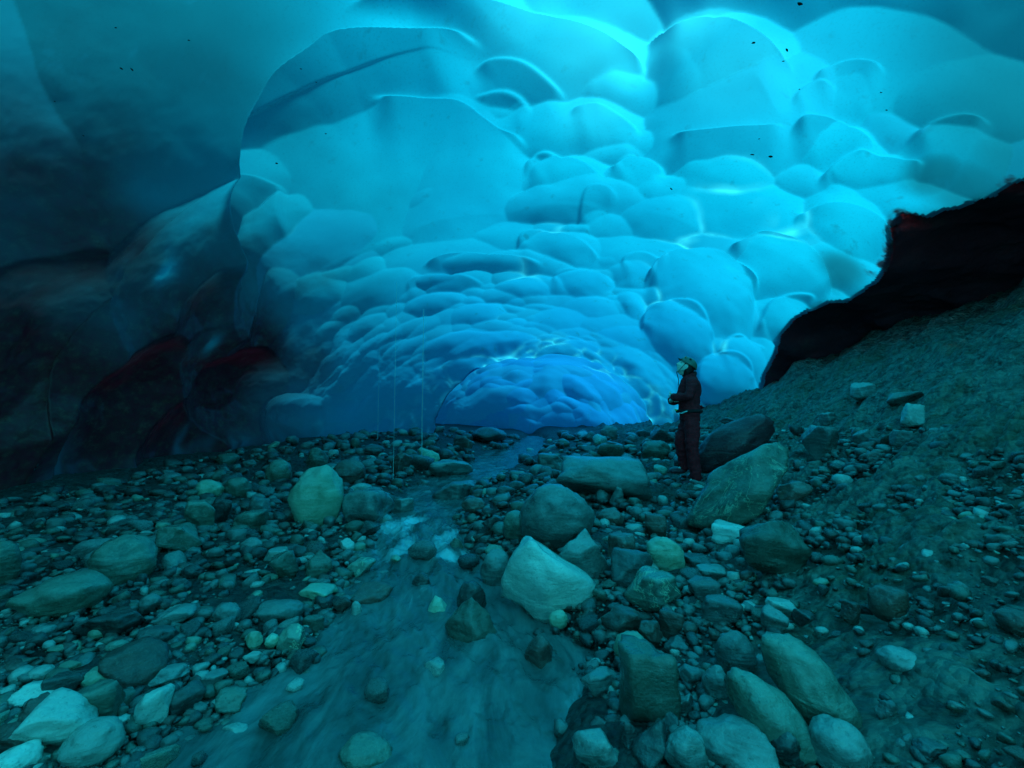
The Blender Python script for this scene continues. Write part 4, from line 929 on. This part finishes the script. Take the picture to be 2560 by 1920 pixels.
gv = skin_mesh([(.16, .04, .975, .010), (.20, .05, .985, .010)], [(0, 1)], 1); pmesh_obj('gear_loop', gv[0], gv[1], M_YEL, har)

# a flat stone under the raised boot
# ------------------------------------------------------------------ threads of falling meltwater
mw = Mat('meltwater'); bw = mw.bsdf(i_Base_Color=(.80, .92, .92), i_Roughness=.15, i_Alpha=.4, i_IOR=1.33)
def fall(px, py_bot, py_top, r, label, seed):
    p = hit(px, py_bot, f=surf); d = p[1]; ztop = CAM[2] + ray(px, py_top)[2] / ray(px, py_top)[1] * d
    g = np.random.default_rng(seed); n = 90; t = np.linspace(0, 1, n); z = p[2] - .02 + (ztop - p[2]) * t
    m = 7; A = np.linspace(0, 2 * math.pi, m, endpoint=False); rad = r * (.6 + .9 * np.abs(perlin(xyz(0 * t, 0 * t + seed, t * 22))) + .8 * np.exp(-t * 14)); 
    x = p[0] + .012 * perlin(xyz(0 * t + seed, 0 * t, t * 5)); y = p[1] + 0 * t
    V = np.stack([x[:, None] + rad[:, None] * np.cos(A), y[:, None] + rad[:, None] * np.sin(A), z[:, None] + 0 * A], -1)
    o = mesh_np('falling_water', V.reshape(-1, 3), grid_faces(n, m, True), mw.m); tag(o, label, 'falling water', 'threads of meltwater falling from the ice roof')
fall(1054, 1158, 770, .012, 'longest thin white thread of meltwater falling onto the stones left of the stream', 3)
fall(983, 1205, 700, .005, 'faint meltwater thread between the dark ice and the longest white thread', 5)
fall(944, 1100, 800, .006, 'short faint meltwater thread in front of the scalloped ice, farthest left', 8)
# ------------------------------------------------------------------ dirt flecks caught in the ice roof
VD = VF - CAM; VL = np.linalg.norm(VD, axis=1); VU = VD / VL[:, None]
M_FLECK = plain('black_grit', (.008, .004, .005), .9, .3, 60, .5)
FLECKS = [(1625,334,10,'left one of the two black flecks side by side in the middle of the roof'),(1665,338,10,'right one of the two black flecks side by side in the middle of the roof'),
 (1450,408,7,'small black fleck on the scallop rim above the round blue hollows'),(1700,108,9,'long black fleck right of the great bell-shaped hollow'),(1692,132,6,'tiny black fleck just under the long one beside the bell-shaped hollow'),
 (1627,93,9,'black fleck on the rim of the bell-shaped hollow'),(1728,8,13,'biggest black clump at the top edge of the roof'),(1903,200,6,'small black fleck alone on the smooth ice at the upper right'),
 (1915,238,5,'tiny black fleck below the lone one at the upper right'),(1640,300,5,'thin black fleck on a rim above the pair in mid roof'),(1727,193,5,'small black fleck at the tip of the upper right hollow'),
 (285,150,9,'right fleck of the black cluster at the upper left'),(262,148,9,'left fleck of the black cluster at the upper left'),(250,60,5,'small black fleck above the cluster at the upper left'),
 (408,87,6,'short black dash on the smooth ice at the upper left'),(650,149,5,'black speck beside the long arched rim, upper one'),(598,353,8,'black fleck on the dark hollow inside the arched rim'),
 (704,289,5,'small black dash left of the bright notch in the roof'),(118,219,6,'lone black fleck near the left edge'),(180,293,6,'black dash low in the dark left ice'),(683,178,5,'tiny speck on the arched rim itself')]
for k, (fx, fy, sz, lab) in enumerate(FLECKS):
    d = ray(fx * S112, fy * S112); dots = VU @ d; i = int(np.argmax(dots)); c = CAM + d * VL[i] * .995; r = sz * S112 / FPX * c[1] * .5
    v, F = stone_verts(7000 + k, 2, 8, .9, .25, 'a'); g_ = np.random.default_rng(k); a = g_.uniform(-.9, .3); ca, sa = math.cos(a), math.sin(a)
    v = v * np.array([r, r * .5, r * .38]); v = np.stack([v[:, 0] * ca - v[:, 2] * sa, v[:, 1], v[:, 0] * sa + v[:, 2] * ca], -1)
    o = mesh_np('dirt_fleck', v, F, M_FLECK); o.location = c; tag(o, lab, 'dirt fleck', 'black dirt flecks on the ice roof')
